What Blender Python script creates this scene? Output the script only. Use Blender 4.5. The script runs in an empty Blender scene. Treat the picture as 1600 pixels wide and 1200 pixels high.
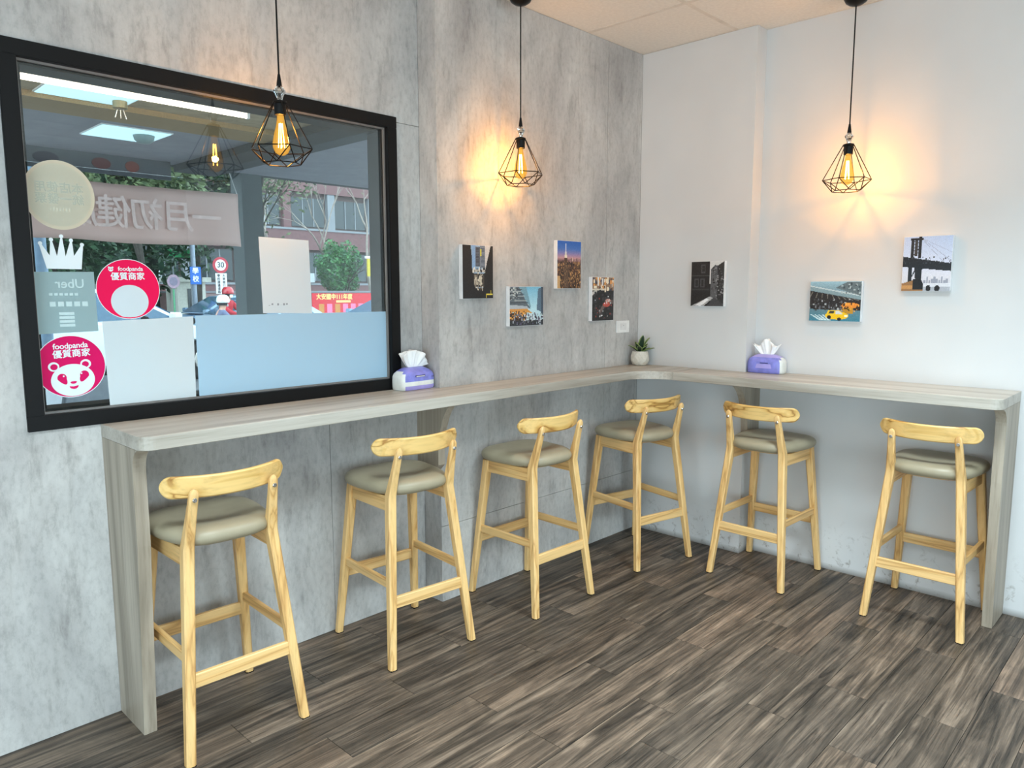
import bpy, bmesh, math, random
import numpy as np
from mathutils import Vector, Matrix
random.seed(7); rng = np.random.RandomState(5)
S = bpy.context.scene
col = S.collection
R = math.radians
PI = math.pi

# ------------------------------------------------------------------ camera
cam_d = bpy.data.cameras.new('camera'); cam = bpy.data.objects.new('camera', cam_d); col.objects.link(cam)
S.camera = cam
cam_d.sensor_width = 36.0; cam_d.lens = 1155.8 / 1600 * 36.0; cam_d.clip_start = 0.05; cam_d.clip_end = 300
yaw, pit, rol = 0.7661, -0.1246, -0.0014
fw = Vector((math.cos(pit)*math.cos(yaw), math.cos(pit)*math.sin(yaw), math.sin(pit)))
rt = Vector((math.sin(yaw), -math.cos(yaw), 0)); up = rt.cross(fw)
r2 = rt*math.cos(rol) + up*math.sin(rol); u2 = up*math.cos(rol) - rt*math.sin(rol)
M = Matrix((r2, u2, -fw)).transposed().to_4x4(); M.translation = Vector((-3.8624, -2.6294, 1.4987))
cam.matrix_world = M

# ------------------------------------------------------------------ world, exposure, big lights
S.view_settings.view_transform = 'Standard'; S.view_settings.look = 'None'
S.view_settings.gamma = 1.0; S.view_settings.use_curve_mapping = False
S.view_settings.exposure = 0.0
wd = bpy.data.worlds.new('overcast'); S.world = wd; wd.use_nodes = True
wd.node_tree.nodes['Background'].inputs[0].default_value = (0.74, 0.91, 1.0, 1)
wd.node_tree.nodes['Background'].inputs[1].default_value = 4.6

def area(name, loc, rot, sx, sy, power, colr, spread=180):
    l = bpy.data.lights.new(name, 'AREA'); l.shape = 'RECTANGLE'; l.size = sx; l.size_y = sy
    l.energy = power; l.color = colr; l.spread = R(spread)
    o = bpy.data.objects.new(name, l); o.location = loc; o.rotation_euler = rot; col.objects.link(o)
    return o
# daylight coming in through the open shop front behind the camera (two openings)
area('daylight_shopfront', (-6.35, -3.4, 1.15), (R(90), 0, R(-90)), 4.4, 2.0, 22, (0.68, 0.90, 1.0))
area('daylight_entrance', (-3.7, -6.35, 1.15), (R(90), 0, 0), 3.6, 2.0, 36, (0.68, 0.90, 1.0))
PANEL_W = 42; PANEL_C = (0.80, 0.94, 1.0)
LAMP_W = 19.0; LAMP_C = (1.0, 0.48, 0.12)

# ------------------------------------------------------------------ helpers
def lin(r, g, b):
    f = lambda c: (c/255/12.92) if c/255 <= 0.04045 else ((c/255+0.055)/1.055)**2.4
    return (f(r), f(g), f(b), 1.0)

class MB:
    def __init__(s): s.v = []; s.f = []
    def add(s, v, f):
        n = len(s.v); s.v += [tuple(p) for p in v]; s.f += [tuple(i+n for i in q) for q in f]; return s
    def box(s, a, b):
        x0, y0, z0 = a; x1, y1, z1 = b
        return s.add([(x0,y0,z0),(x1,y0,z0),(x1,y1,z0),(x0,y1,z0),(x0,y0,z1),(x1,y0,z1),(x1,y1,z1),(x0,y1,z1)],
                     [(0,3,2,1),(4,5,6,7),(0,1,5,4),(1,2,6,5),(2,3,7,6),(3,0,4,7)])
    def loft(s, rings, closed=False, caps=True):
        n = len(rings[0]); v = [p for r in rings for p in r]; f = []
        for i in range(len(rings) - (0 if closed else 1)):
            a = i*n; b = ((i+1) % len(rings))*n
            for j in range(n):
                k = (j+1) % n; f.append((a+j, a+k, b+k, b+j))
        if caps and not closed:
            f.append(tuple(reversed(range(n)))); f.append(tuple((len(rings)-1)*n+j for j in range(n)))
        return s.add(v, f)
    def tube(s, pts, rad, n=8):
        pts = [Vector(p) for p in pts]; rr = rad if isinstance(rad, (list, tuple)) else [rad]*len(pts)
        rings = []; ref = None
        for i, p in enumerate(pts):
            t = (pts[min(i+1, len(pts)-1)] - pts[max(i-1, 0)])
            if t.length < 1e-9: t = Vector((0,0,1))
            t.normalize()
            if ref is None: ref = Vector((1,0,0)) if abs(t.x) < 0.8 else Vector((0,1,0))
            u = (ref - t*ref.dot(t)).normalized(); w = t.cross(u); ref = u
            rings.append([p + (u*math.cos(2*PI*k/n) + w*math.sin(2*PI*k/n))*rr[i] for k in range(n)])
        return s.loft(rings)
    def lathe(s, prof, n=24, c=(0,0,0)):
        rings = [[(c[0]+max(r,1e-5)*math.cos(2*PI*k/n), c[1]+max(r,1e-5)*math.sin(2*PI*k/n), c[2]+z) for k in range(n)] for r, z in prof]
        return s.loft(rings)
    def prism(s, poly, a, b, ax):
        # poly of 2D points, extruded from a to b on axis ax
        def mk(p, h):
            if ax == 'x': return (h, p[0], p[1])
            if ax == 'y': return (p[0], h, p[1])
            return (p[0], p[1], h)
        n = len(poly)
        return s.add([mk(p, a) for p in poly] + [mk(p, b) for p in poly],
                     [tuple(reversed(range(n))), tuple(range(n, 2*n))] + [(i, (i+1) % n, n+(i+1) % n, n+i) for i in range(n)])
    def build(s, name, mat, parent=None, bevel=0, smooth=None, seg=2, loc=None):
        me = bpy.data.meshes.new(name); me.from_pydata(s.v, [], s.f)
        bm = bmesh.new(); bm.from_mesh(me)
        bmesh.ops.recalc_face_normals(bm, faces=bm.faces)
        if bevel:
            es = [e for e in bm.edges if len(e.link_faces) == 2 and e.calc_face_angle(0) > R(35)]
            bmesh.ops.bevel(bm, geom=es, offset=bevel, segments=seg, affect='EDGES', clamp_overlap=True)
        bm.to_mesh(me); bm.free()
        if smooth is not None:
            me.polygons.foreach_set('use_smooth', [True]*len(me.polygons)); me.set_sharp_from_angle(angle=R(smooth))
        me.materials.append(mat)
        o = bpy.data.objects.new(name, me); col.objects.link(o)
        if parent: o.parent = parent
        if loc: o.location = loc
        return o

def empty(name, loc=(0,0,0), rz=0):
    o = bpy.data.objects.new(name, None); o.empty_display_size = 0.1; o.location = loc; o.rotation_euler = (0, 0, rz)
    col.objects.link(o); return o
def tag(o, label=None, cat=None, group=None, kind=None):
    if label: o['label'] = label
    if cat: o['category'] = cat
    if group: o['group'] = group
    if kind: o['kind'] = kind
    return o
def copy_tree(o, parent=None):
    c = o.copy(); col.objects.link(c); c.parent = parent
    for ch in KIDS.get(o.name, []):
        copy_tree(ch, c)
    return c
KIDS = {}
def index_kids():
    KIDS.clear()
    for o in col.objects:
        if o.parent: KIDS.setdefault(o.parent.name, []).append(o)

def text_mesh(txt, size, mirror=False, depth=0.0, spacing=1.0):
    cu = bpy.data.curves.new('t', 'FONT'); cu.body = txt; cu.size = size; cu.align_x = 'CENTER'; cu.align_y = 'CENTER'
    cu.extrude = depth; cu.space_character = spacing; cu.resolution_u = 3
    ob = bpy.data.objects.new('t', cu); col.objects.link(ob)
    dg = bpy.context.evaluated_depsgraph_get()
    me = bpy.data.meshes.new_from_object(ob.evaluated_get(dg))
    v = [(-p.co.x if mirror else p.co.x, p.co.y, p.co.z) for p in me.vertices]; f = [tuple(p.vertices) for p in me.polygons]
    bpy.data.objects.remove(ob); bpy.data.curves.remove(cu); bpy.data.meshes.remove(me)
    return v, f
def lettering(name, txt, size, mat, parent, c, axis='-y', mirror=False, spacing=1.0, rot=0, bold=0.0, sx=1.0):
    """flat lettering whose face looks along axis; c = centre in the parent's space"""
    v, f = text_mesh(txt, size, mirror, 0.0, spacing)
    ca, sa = math.cos(rot), math.sin(rot)
    out = []; ff = []
    offs = [(0, 0)] if not bold else [(0,0),(bold,0),(-bold,0),(0,bold),(0,-bold)]
    for k, (bx, by) in enumerate(offs):
        n = len(out)
        for x, y, z in v:
            x *= sx
            x, y = x*ca - y*sa + bx, x*sa + y*ca + by
            e = k*0.00003
            out.append({'-y': (c[0]+x, c[1]-e, c[2]+y), '+y': (c[0]-x, c[1]+e, c[2]+y), '-x': (c[0]-e, c[1]-x, c[2]+y)}[axis])
        ff += [tuple(i+n for i in q) for q in f]
    me = bpy.data.meshes.new(name); me.from_pydata(out, [], ff); me.materials.append(mat)
    o = bpy.data.objects.new(name, me); col.objects.link(o); o.parent = parent
    return o

# ------------------------------------------------------------------ materials
MATS = {}
class NT:
    def __init__(s, name):
        s.m = bpy.data.materials.new(name); s.m.use_nodes = True; s.t = s.m.node_tree; s.n = s.t.nodes; s.l = s.t.links
        s.b = s.n['Principled BSDF']; s.out = s.n['Material Output']
    def node(s, typ, **kw):
        n = s.n.new(typ)
        for k, v in kw.items():
            if k in n.inputs: n.inputs[k].default_value = v
            else: setattr(n, k, v)
        return n
    def link(s, a, b): s.l.new(a, b)
    def coords(s, scale=(1,1,1), kind='Object', rand=0.0):
        tc = s.node('ShaderNodeTexCoord'); mp = s.node('ShaderNodeMapping'); mp.inputs['Scale'].default_value = scale
        s.link(tc.outputs[kind], mp.inputs[0])
        if rand:
            oi = s.node('ShaderNodeObjectInfo'); mu = s.node('ShaderNodeMath', operation='MULTIPLY'); mu.inputs[1].default_value = rand
            s.link(oi.outputs['Random'], mu.inputs[0]); cb = s.node('ShaderNodeCombineXYZ')
            for i in range(3): s.link(mu.outputs[0], cb.inputs[i])
            s.link(cb.outputs[0], mp.inputs['Location'])
        return mp.outputs[0]
    def noise(s, vec, scale, detail=4, rough=0.55, dist=0.0):
        n = s.node('ShaderNodeTexNoise'); n.inputs['Scale'].default_value = scale; n.inputs['Detail'].default_value = detail
        n.inputs['Roughness'].default_value = rough; n.inputs['Distortion'].default_value = dist; s.link(vec, n.inputs['Vector']); return n.outputs[0]
    def ramp(s, fac, stops, interp='LINEAR'):
        r = s.node('ShaderNodeValToRGB'); r.color_ramp.interpolation = interp
        while len(r.color_ramp.elements) < len(stops): r.color_ramp.elements.new(0.5)
        for e, (p, c) in zip(r.color_ramp.elements, stops): e.position = p; e.color = c
        s.link(fac, r.inputs[0]); return r.outputs[0]
    def mix(s, fac, a, b, mode='MIX'):
        m = s.node('ShaderNodeMix', data_type='RGBA', blend_type=mode)
        for sock, val in ((m.inputs[0], fac), (m.inputs[6], a), (m.inputs[7], b)):
            if isinstance(val, (int, float, tuple)): sock.default_value = val
            else: s.link(val, sock)
        return m.outputs[2]
    def bump(s, h, strength=0.2, dist=0.01):
        b = s.node('ShaderNodeBump'); b.inputs['Strength'].default_value = strength; b.inputs['Distance'].default_value = dist
        s.link(h, b.inputs['Height']); s.link(b.outputs[0], s.b.inputs['Normal'])

def plain(name, rgb, rough=0.6, metal=0.0, vary=0.06, nscale=14, bump=0.0, coat=0.0, spec=0.5):
    if name in MATS: return MATS[name]
    t = NT(name); c = lin(*rgb); v = t.coords()
    n = t.noise(v, nscale, 3)
    d = tuple(x*(1-vary*1.6) for x in c[:3])+(1,); e = tuple(min(1, x*(1+vary*1.6)) for x in c[:3])+(1,)
    t.link(t.ramp(n, [(0.3, d), (0.7, e)]), t.b.inputs['Base Color'])
    t.b.inputs['Roughness'].default_value = rough; t.b.inputs['Metallic'].default_value = metal
    t.b.inputs['Specular IOR Level'].default_value = spec
    if coat: t.b.inputs['Coat Weight'].default_value = coat
    if bump: t.bump(n, bump, 0.004)
    MATS[name] = t.m; return t.m
def emit(name, rgb, strength):
    t = NT(name); t.b.inputs['Base Color'].default_value = lin(*rgb); t.b.inputs['Emission Color'].default_value = lin(*rgb)
    t.b.inputs['Emission Strength'].default_value = strength; return t.m

def m_concrete():
    t = NT('concrete_panel'); v = t.coords((1,1,0.55), rand=0.0); vs = t.coords((1,1,0.22))
    n1 = t.noise(v, 2.6, 6, 0.62, 0.6); n2 = t.noise(vs, 16, 6, 0.7, 0.3); n3 = t.noise(v, 55, 4, 0.7)
    base = t.ramp(n1, [(0.30, lin(158,157,156)), (0.48, lin(180,179,177)), (0.66, lin(198,197,194))])
    st = t.ramp(n2, [(0.30, (0.60,0.59,0.58,1)), (0.45, (0.95,0.945,0.94,1)), (0.55,(1,1,1,1)), (0.72, (1.10,1.10,1.10,1))])
    c = t.mix(0.78, base, st, 'MULTIPLY')
    sp = t.ramp(n3, [(0.33, (0.72,0.72,0.72,1)), (0.5, (1,1,1,1)), (0.7, (1.12,1.12,1.12,1))])
    c = t.mix(0.55, c, sp, 'MULTIPLY')
    t.link(c, t.b.inputs['Base Color']); t.b.inputs['Roughness'].default_value = 0.62
    t.bump(n2, 0.08, 0.004); return t.m
def m_whitewall():
    t = NT('white_paint'); v = t.coords(); n1 = t.noise(v, 1.4, 3); n2 = t.noise(v, 120, 2)
    c = t.ramp(n1, [(0.3, lin(203,204,204)), (0.7, lin(213,214,214))])
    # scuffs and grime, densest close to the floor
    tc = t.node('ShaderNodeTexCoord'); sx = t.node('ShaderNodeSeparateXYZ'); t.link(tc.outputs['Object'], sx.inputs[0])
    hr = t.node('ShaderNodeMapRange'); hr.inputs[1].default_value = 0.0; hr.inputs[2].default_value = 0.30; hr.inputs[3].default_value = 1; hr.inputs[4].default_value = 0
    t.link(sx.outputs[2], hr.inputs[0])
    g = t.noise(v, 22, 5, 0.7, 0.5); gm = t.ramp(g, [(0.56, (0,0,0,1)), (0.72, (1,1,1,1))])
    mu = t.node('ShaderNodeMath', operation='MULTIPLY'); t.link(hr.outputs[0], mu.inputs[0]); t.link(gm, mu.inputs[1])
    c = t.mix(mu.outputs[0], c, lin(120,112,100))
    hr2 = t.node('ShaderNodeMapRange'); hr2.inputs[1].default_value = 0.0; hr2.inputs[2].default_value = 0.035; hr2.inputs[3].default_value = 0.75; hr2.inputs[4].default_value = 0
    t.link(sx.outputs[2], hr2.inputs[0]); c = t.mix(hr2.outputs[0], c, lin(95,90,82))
    t.link(c, t.b.inputs['Base Color']); t.b.inputs['Roughness'].default_value = 0.5; t.bump(n2, 0.05, 0.002); return t.m
def m_wood(name, light, mid, dark, axis=0, scale=1.0, rough=0.45, rings=True, rand=7.0, contrast=1.0):
    t = NT(name); sc = [9*scale]*3; sc[axis] = 0.5*scale
    v = t.coords(tuple(sc), rand=rand)
    n1 = t.noise(v, 1.6, 3, 0.5, 0.6); sc2 = [60*scale]*3; sc2[axis] = 2.2*scale
    v2 = t.coords(tuple(sc2), rand=rand); n2 = t.noise(v2, 1.5, 4, 0.6)
    if rings:
        mu = t.node('ShaderNodeMath', operation='MULTIPLY'); mu.inputs[1].default_value = 9.0; t.link(n1, mu.inputs[0])
        fr = t.node('ShaderNodeMath', operation='PINGPONG'); fr.inputs[1].default_value = 1.0; t.link(mu.outputs[0], fr.inputs[0]); f1 = fr.outputs[0]
        c = t.ramp(f1, [(0.0, lin(*dark)), (0.22, lin(*mid)), (0.6, lin(*light)), (1.0, lin(*light))])
    else:
        c = t.ramp(n1, [(0.3, lin(*dark)), (0.5, lin(*mid)), (0.7, lin(*light))])
    f = t.ramp(n2, [(0.32, (0.72,0.70,0.66,1)), (0.5, (1,1,1,1)), (0.7, (1.08,1.08,1.08,1))])
    c = t.mix(0.6*contrast, c, f, 'MULTIPLY')
    t.link(c, t.b.inputs['Base Color']); t.b.inputs['Roughness'].default_value = rough; t.bump(n2, 0.08, 0.002); return t.m
def m_floor():
    t = NT('plank_vinyl'); v = t.coords((0.9, 15, 1), rand=30); v2 = t.coords((2.6, 95, 1), rand=30); v3 = t.coords((1,1,1), 'Object', rand=30)
    n1 = t.noise(v, 1.7, 6, 0.62, 1.2); n2 = t.noise(v2, 1.6, 5, 0.7, 0.4); n3 = t.noise(v3, 6, 4, 0.6, 0.8)
    c = t.ramp(n1, [(0.30, lin(34,31,29)), (0.44, lin(76,68,60)), (0.56, lin(106,94,83)), (0.74, lin(146,131,116))])
    f = t.ramp(n2, [(0.33, (0.22,0.21,0.21,1)), (0.43, (0.85,0.84,0.83,1)), (0.6, (1.15,1.14,1.12,1)), (0.75, (1.5,1.47,1.42,1))])
    c = t.mix(0.8, c, f, 'MULTIPLY')
    k = t.ramp(n3, [(0.3, (0.62,0.62,0.63,1)), (0.62, (1.1,1.08,1.05,1))]); c = t.mix(0.7, c, k, 'MULTIPLY')
    oi = t.node('ShaderNodeObjectInfo'); pr = t.ramp(oi.outputs['Random'], [(0, (0.70,0.72,0.73,1)), (0.5,(1,0.98,0.95,1)), (1, (1.22,1.12,1.04,1))]); c = t.mix(0.8, c, pr, 'MULTIPLY')
    t.link(c, t.b.inputs['Base Color']); t.b.inputs['Roughness'].default_value = 0.5; t.b.inputs['Specular IOR Level'].default_value = 0.35
    t.bump(n2, 0.25, 0.003); return t.m
def m_leather():
    t = NT('taupe_leather'); v = t.coords(); n = t.noise(v, 160, 3); n1 = t.noise(v, 6, 2)
    t.link(t.ramp(n1, [(0.3, lin(150,141,118)), (0.7, lin(164,154,130))]), t.b.inputs['Base Color'])
    t.b.inputs['Roughness'].default_value = 0.42; t.bump(n, 0.12, 0.002); return t.m
def m_glass(name, refl=1.0, tint=(0.93,0.97,0.97,1)):
    t = NT(name); t.n.remove(t.b)
    tr = t.node('ShaderNodeBsdfTransparent'); tr.inputs[0].default_value = tint
    gl = t.node('ShaderNodeBsdfGlossy'); gl.inputs['Roughness'].default_value = 0.0; gl.inputs['Color'].default_value = (1,1,1,1)
    fr = t.node('ShaderNodeFresnel'); fr.inputs[0].default_value = 1.5
    mu = t.node('ShaderNodeMath', operation='MULTIPLY', use_clamp=True); mu.inputs[1].default_value = refl; t.link(fr.outputs[0], mu.inputs[0])
    mx = t.node('ShaderNodeMixShader'); t.link(mu.outputs[0], mx.inputs[0]); t.link(tr.outputs[0], mx.inputs[1]); t.link(gl.outputs[0], mx.inputs[2])
    t.link(mx.outputs[0], t.out.inputs['Surface']); return t.m
def m_attr(name, rough=0.35):
    t = NT(name); a = t.node('ShaderNodeAttribute', attribute_name='Col'); t.link(a.outputs['Color'], t.b.inputs['Base Color'])
    t.b.inputs['Roughness'].default_value = rough; return t.m
def m_leaf(name, a, b):
    t = NT(name); v = t.coords(); n = t.noise(v, 3.0, 3); w = t.node('ShaderNodeTexWhiteNoise'); t.link(v, w.inputs[0])
    c = t.ramp(n, [(0.35, lin(*a)), (0.65, lin(*b))]); t.link(c, t.b.inputs['Base Color']); t.b.inputs['Roughness'].default_value = 0.6
    return t.m

CONC = m_concrete(); WHITE = m_whitewall(); FLOOR = m_floor(); LEATHER = m_leather()
BEECH_Z = m_wood('beech_upright', (230,190,128), (220,176,112), (196,150,92), 2)
BEECH_X = m_wood('beech_rail', (232,193,132), (222,179,116), (198,152,94), 0)
BEECH_Y = m_wood('beech_side_rail', (228,188,126), (218,174,110), (194,148,90), 1)
ASH = m_wood('ash_backrest', (230,193,124), (216,174,100), (160,112,52), 0, 0.7)
LAM_X = m_wood('grey_oak_laminate_x', (196,191,181), (184,178,167), (158,150,138), 0, 1.0, 0.4, False)
LAM_Y = m_wood('grey_oak_laminate_y', (196,191,181), (184,178,167), (158,150,138), 1, 1.0, 0.4, False)
LAM_Z = m_wood('grey_oak_laminate_z', (180,170,154), (166,155,139), (140,130,115), 2, 1.0, 0.45, False)
BLACK = plain('black_powder_coat', (8,9,11), 0.5, spec=.25)
BLACKM = plain('black_wire', (18,15,14), 0.35, 0.6)
CEILT = plain('ceiling_tile', (226,222,214), 0.9, nscale=60, vary=0.03, bump=0.1)
GRIDM = plain('ceiling_grid_white', (214,208,198), 0.6)
PLASTIC = plain('white_plastic', (236,236,234), 0.35)
CHROME = plain('chrome', (200,196,190), 0.25, 0.9)
PAPER = plain('white_paper', (232,238,240), 0.8, vary=0.02)

# ------------------------------------------------------------------ room
H = 2.892; ST = 0.123; XS = 1.618; YN = 0.721; RW = 0.107; XL = -6.5; YB = -6.5
# floor
fl = tag(empty('floor', (0,0,0)), kind='structure')
MB().box((XL, YB, -0.03), (0.25, 0.27, -0.004)).build('subfloor', plain('subfloor_dark', (38,36,35), 0.8), fl)
PW, PL = 0.155, 0.945
offs = {0:-1.16,1:-1.60,2:-1.165,3:-1.677,4:-0.95,5:-1.43,6:-2.05,7:-1.48,8:-1.08}
pm = MB().box((0, 0, -0.004), (PL-0.0016, PW-0.0016, 0)).build('plank', FLOOR, fl, bevel=0.0007, seg=1)
first = True; far = MB()
for row in range(-6, 38):
    y1 = -0.71 - PW*row; y0 = y1 - PW
    if y1 < YB: break
    ox = offs.get(row, -1.1 - ((row*0.377) % 0.945))
    for k in range(-8, 8):
        x0 = ox + k*PL; x1 = x0 + PL
        if x1 < XL or x0 > RW+0.1 or y0 > 0.2: continue
        if x1 > -4.3 and y1 > -2.75:
            if first: o = pm; first = False
            else: o = pm.copy(); col.objects.link(o)
            o.location = (x0, y0, 0)
        else:
            far.box((max(x0, XL), y0+0.0008, -0.004), (min(x1, RW+.2)-0.0016, y1-0.0008, 0))
tag(far.build('plank_field', FLOOR, fl), kind='stuff')

# left wall: concrete-look panels on a masonry core, with the window opening
wl_ = tag(empty('wall_left'), kind='structure')
core = MB()
WX0, WX1, WZ0, WZ1 = -3.254, -1.754, 1.05, 2.27
core.box((XL, ST+0.012, 0), (WX0, 0.27, H)).box((WX1, ST+0.012, 0), (-XS+0.012, 0.27, H)).box((WX0, ST+0.012, 0), (WX1, 0.27, WZ0)).box((WX0, ST+0.012, WZ1), (WX1, 0.27, H)).box((-XS+0.012, 0.012, 0), (0.3, 0.27, H))
core.build('wall_core', plain('joint_dark', (70,70,70), 0.9), wl_)
g = 0.0012
def panel(a, b):
    c = tuple((p+q)/2 for p, q in zip(a, b))
    m = MB().box(tuple(p-q for p, q in zip(a, (0,0,0))), b); return m.build('wall_panel', CONC, wl_)
for x0, x1, z0, z1 in ((XL,-4.58,0,H),(-2.14,-XS,0,WZ0),(WX1,-XS,WZ0,WZ1-0.02)):
    panel((x0+g, ST, z0+(g if z0 else 0)), (x1-g, ST+0.012, z1-(g if z1 < H else 0)))
MB().prism([(-4.58+g,0),(-2.14-g,0),(-2.14-g,WZ0),(WX0,WZ0),(WX0,WZ1),(WX1,WZ1),(WX1,WZ1-.02+g),(-XS-g,WZ1-.02+g),(-XS-g,H),(-4.58+g,H)], ST, ST+.012, 'y').build('wall_panel', CONC, wl_)
panel((-XS, 0.0125, 0), (-XS+0.012, ST, H))
for x0, x1, z0, z1 in ((-XS,-0.34,0,0.376),(-XS,-0.34,0.376,H),(-0.34,-0.0005,0,0.376),(-0.34,-0.0005,0.376,H)):
    panel((x0+(g if x0 > -1 else 0), 0, z0+(g if z0 else 0)), (x1-g, 0.012, z1-(g if z1 < H else 0)))
# right wall with the shallow pilaster in the corner
wr = MB().prism([(0, 0.0), (0, -YN), (RW, -YN), (RW, YB), (0.3, YB), (0.3, 0.0)], 0, H, 'z').build('wall_right', WHITE); tag(wr, kind='structure')
# walls behind the camera with the open shop front
wb = MB().box((XL, YB-0.15, 0), (-5.6, YB, H)).box((-1.75, YB-0.15, 0), (0.3, YB, H)).box((-5.6, YB-0.15, 2.2), (-1.75, YB, H)).build('wall_back', plain('back_wall_grey', (120,116,110), .8)); tag(wb, kind='structure')
wf = MB().box((XL-0.15, YB-0.15, 0), (XL, -5.65, H)).box((XL-0.15, -1.15, 0), (XL, 0.27, H)).box((XL-0.15, -5.65, 2.2), (XL, -1.15, H)).build('wall_front', WHITE); tag(wf, kind='structure')
# ceiling: lay-in tiles and grid
ce = tag(empty('ceiling', (0, 0, H)), kind='structure')
MB().box((XL-0.15, YB-0.15, 0.03), (0.3, 0.27, 0.09)).build('ceiling_slab', GRIDM, ce)
xs_ = [0.107] + [-0.525-0.6*k for k in range(0, 10)] + [XL]; ys_ = [ST] + [-0.60-0.6*k for k in range(0, 10)] + [YB]
for i in range(len(xs_)-1):
    for j in range(len(ys_)-1):
        x1, x0 = xs_[i], xs_[i+1]; y1, y0 = ys_[j], ys_[j+1]
        MB().box((x0+0.012, y0+0.012, 0.002), (x1-0.012, y1-0.012, 0.014)).build('ceiling_tile', CEILT, ce)
gr = MB()
for x in xs_: gr.box((x-0.012, YB, 0.0), (x+0.012, ST, 0.03))
for y in ys_[:-1]: gr.box((XL, y-0.012, 0.0005), (RW, y+0.012, 0.0295))
gr.build('ceiling_grid', GRIDM, ce)
DIFF = emit('led_diffuser', (225,240,250), 3.2)
for k, (x, y) in enumerate(((-1.425,-2.1),(-3.225,-1.8),(-3.225,-3.9),(-4.425,-5.1))):
    t = empty('ceiling_light', (x, y, H)); tag(t, ['square ceiling light panel nearest the white wall', 'square ceiling light panel above the first stool', 'square ceiling light panel behind the camera, left', 'square ceiling light panel behind the camera, right'][k], 'ceiling light', 'square ceiling light panels')
    f = MB()
    for a, b in (((-.3,-.3,-.012),(.3,-.285,0)),((-.3,.285,-.012),(.3,.3,0)),((-.3,-.285,-.012),(-.285,.285,0)),((.285,-.285,-.012),(.3,.285,0))): f.box(a, b)
    f.build('light_frame', PLASTIC, t); MB().box((-.284,-.284,-.006),(.284,.284,-.001)).build('diffuser', DIFF, t)
    l = area('led_light', (x, y, H-0.02), (0,0,0), 0.56, 0.56, PANEL_W, PANEL_C, 112)

# window
win = tag(empty('window_1', (0, 0, 0)), kind='structure')
fw_, fy0, fy1 = 0.05, ST-0.012, 0.25
def ring(x0, x1, z0, z1, w, y0, y1, name, mat, bev=0.002):
    for a, b in (((x0, y0, z1-w), (x1, y1, z1)), ((x0, y0, z0), (x1, y1, z0+w)), ((x0, y0, z0+w), (x0+w, y1, z1-w)), ((x1-w, y0, z0+w), (x1, y1, z1-w))):
        MB().box(a, b).build(name, mat, win, bevel=bev)
ring(WX0, WX1, WZ0, WZ1, fw_, fy0, fy1, 'frame_rail', BLACK)
ring(WX0+fw_, WX1-fw_, WZ0+fw_, WZ1-fw_, 0.007, 0.136, 0.146, 'glazing_bead', plain('grey_bead', (120,118,116), 0.4), 0)
ring(WX0+fw_, WX1-fw_, WZ0+fw_, WZ1-fw_, 0.016, 0.150, 0.245, 'outer_frame_rail', BLACK, 0)
PANE = m_glass('pane_glass', 1.4)
MB().box((WX0+fw_, 0.1475, WZ0+fw_), (WX1-fw_, 0.1495, WZ1-fw_)).build('pane', PANE, win)
GY = 0.1475  # room-side face of the pane

# ------------------------------------------------------------------ counter
CZ, CT = 1.05, 0.0456; L, D1, MM, D2 = 3.0387, 0.243, 1.9946, 0.28
def arc(cx, cy, r, a0, a1, n=8): return [(cx+r*math.cos(R(a0+(a1-a0)*k/n)), cy+r*math.sin(R(a0+(a1-a0)*k/n))) for k in range(n+1)]
ct = tag(empty('wall_counter', (-0.14, -0.12, 0)), 'long L-shaped grey oak laminate bar counter running along both walls', 'counter')
O = (0.14, 0.12)
def sh(poly): return [(x+O[0], y+O[1]) for x, y in poly]
e = 0.0008; rc = 0.045; RF = 0.17; SEAM = -0.43
polyA = [(-XS-e, ST-e), (-L, ST-e)] + arc(-L+rc, -D1+rc, rc, 180, 270) + arc(-D2-RF, -D1-RF, RF, 90, 0, 12) + [(-D2, SEAM), (-e, SEAM), (-e, -e), (-XS-e, -e)]
MB().prism(sh(polyA), CZ-CT, CZ, 'z').build('countertop', LAM_X, ct, bevel=0.0015, seg=1)
polyB = [(-e, SEAM-e), (-D2, SEAM-e)] + arc(-D2+rc, -MM+rc, rc, 180, 270) + [(RW-e, -MM), (RW-e, -YN-e), (-e, -YN-e)]
MB().prism(sh(polyB), CZ-CT, CZ, 'z').build('countertop', LAM_Y, ct, bevel=0.0015, seg=1)
# end panels: profile (depth from wall line, z), curving out under the top
def prof(yb, sgn, base, top, out):
    # points of the panel profile: wall side then front side up with the fillet
    zt = CZ-CT-0.0005
    p = [(yb, 0), (base, 0), (top, zt-0.33), (top-0.003*sgn*0, zt-0.08)]
    cx = out; r = abs(out-top)
    for k in range(1, 9):
        a = R(90*k/8); p.append((top + (out-top)*(1-math.cos(a)), zt-0.08 + 0.08*math.sin(a)))
    p.append((yb, zt)); return p
pl = prof(ST-e, -1, -0.098, -0.150, -0.215)
MB().prism([(y+O[1], z) for y, z in pl], -L+O[0]+0.001, -L+0.0433+O[0], 'x').build('end_panel', LAM_Z, ct, bevel=0.0012, seg=1)
pr_ = prof(RW-e, -1, -0.112, -0.155, -0.255)
MB().prism([(x+O[0], z) for x, z in pr_], -MM+O[1]+0.001, -MM+0.042+O[1], 'y').build('end_panel', LAM_Z, ct, bevel=0.0012, seg=1)
def bracket(out, low, wall_): 
    zt = CZ-CT-0.0005
    return [(wall_, low), (0.0, low), (-0.03, low+0.03)] + [(-0.03-(out-0.03)*(1-math.cos(R(90*k/8)))**1.15, low+0.03+(zt-low-0.03)*math.sin(R(90*k/8))) for k in range(1, 9)] + [(wall_, zt)]
b1 = [(-e+y+O[1], z) for y, z in bracket(0.17, 0.66, ST)]
MB().prism(b1, -XS+O[0]-0.041, -XS+O[0]-.001, 'x').build('bracket', LAM_Z, ct)
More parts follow.
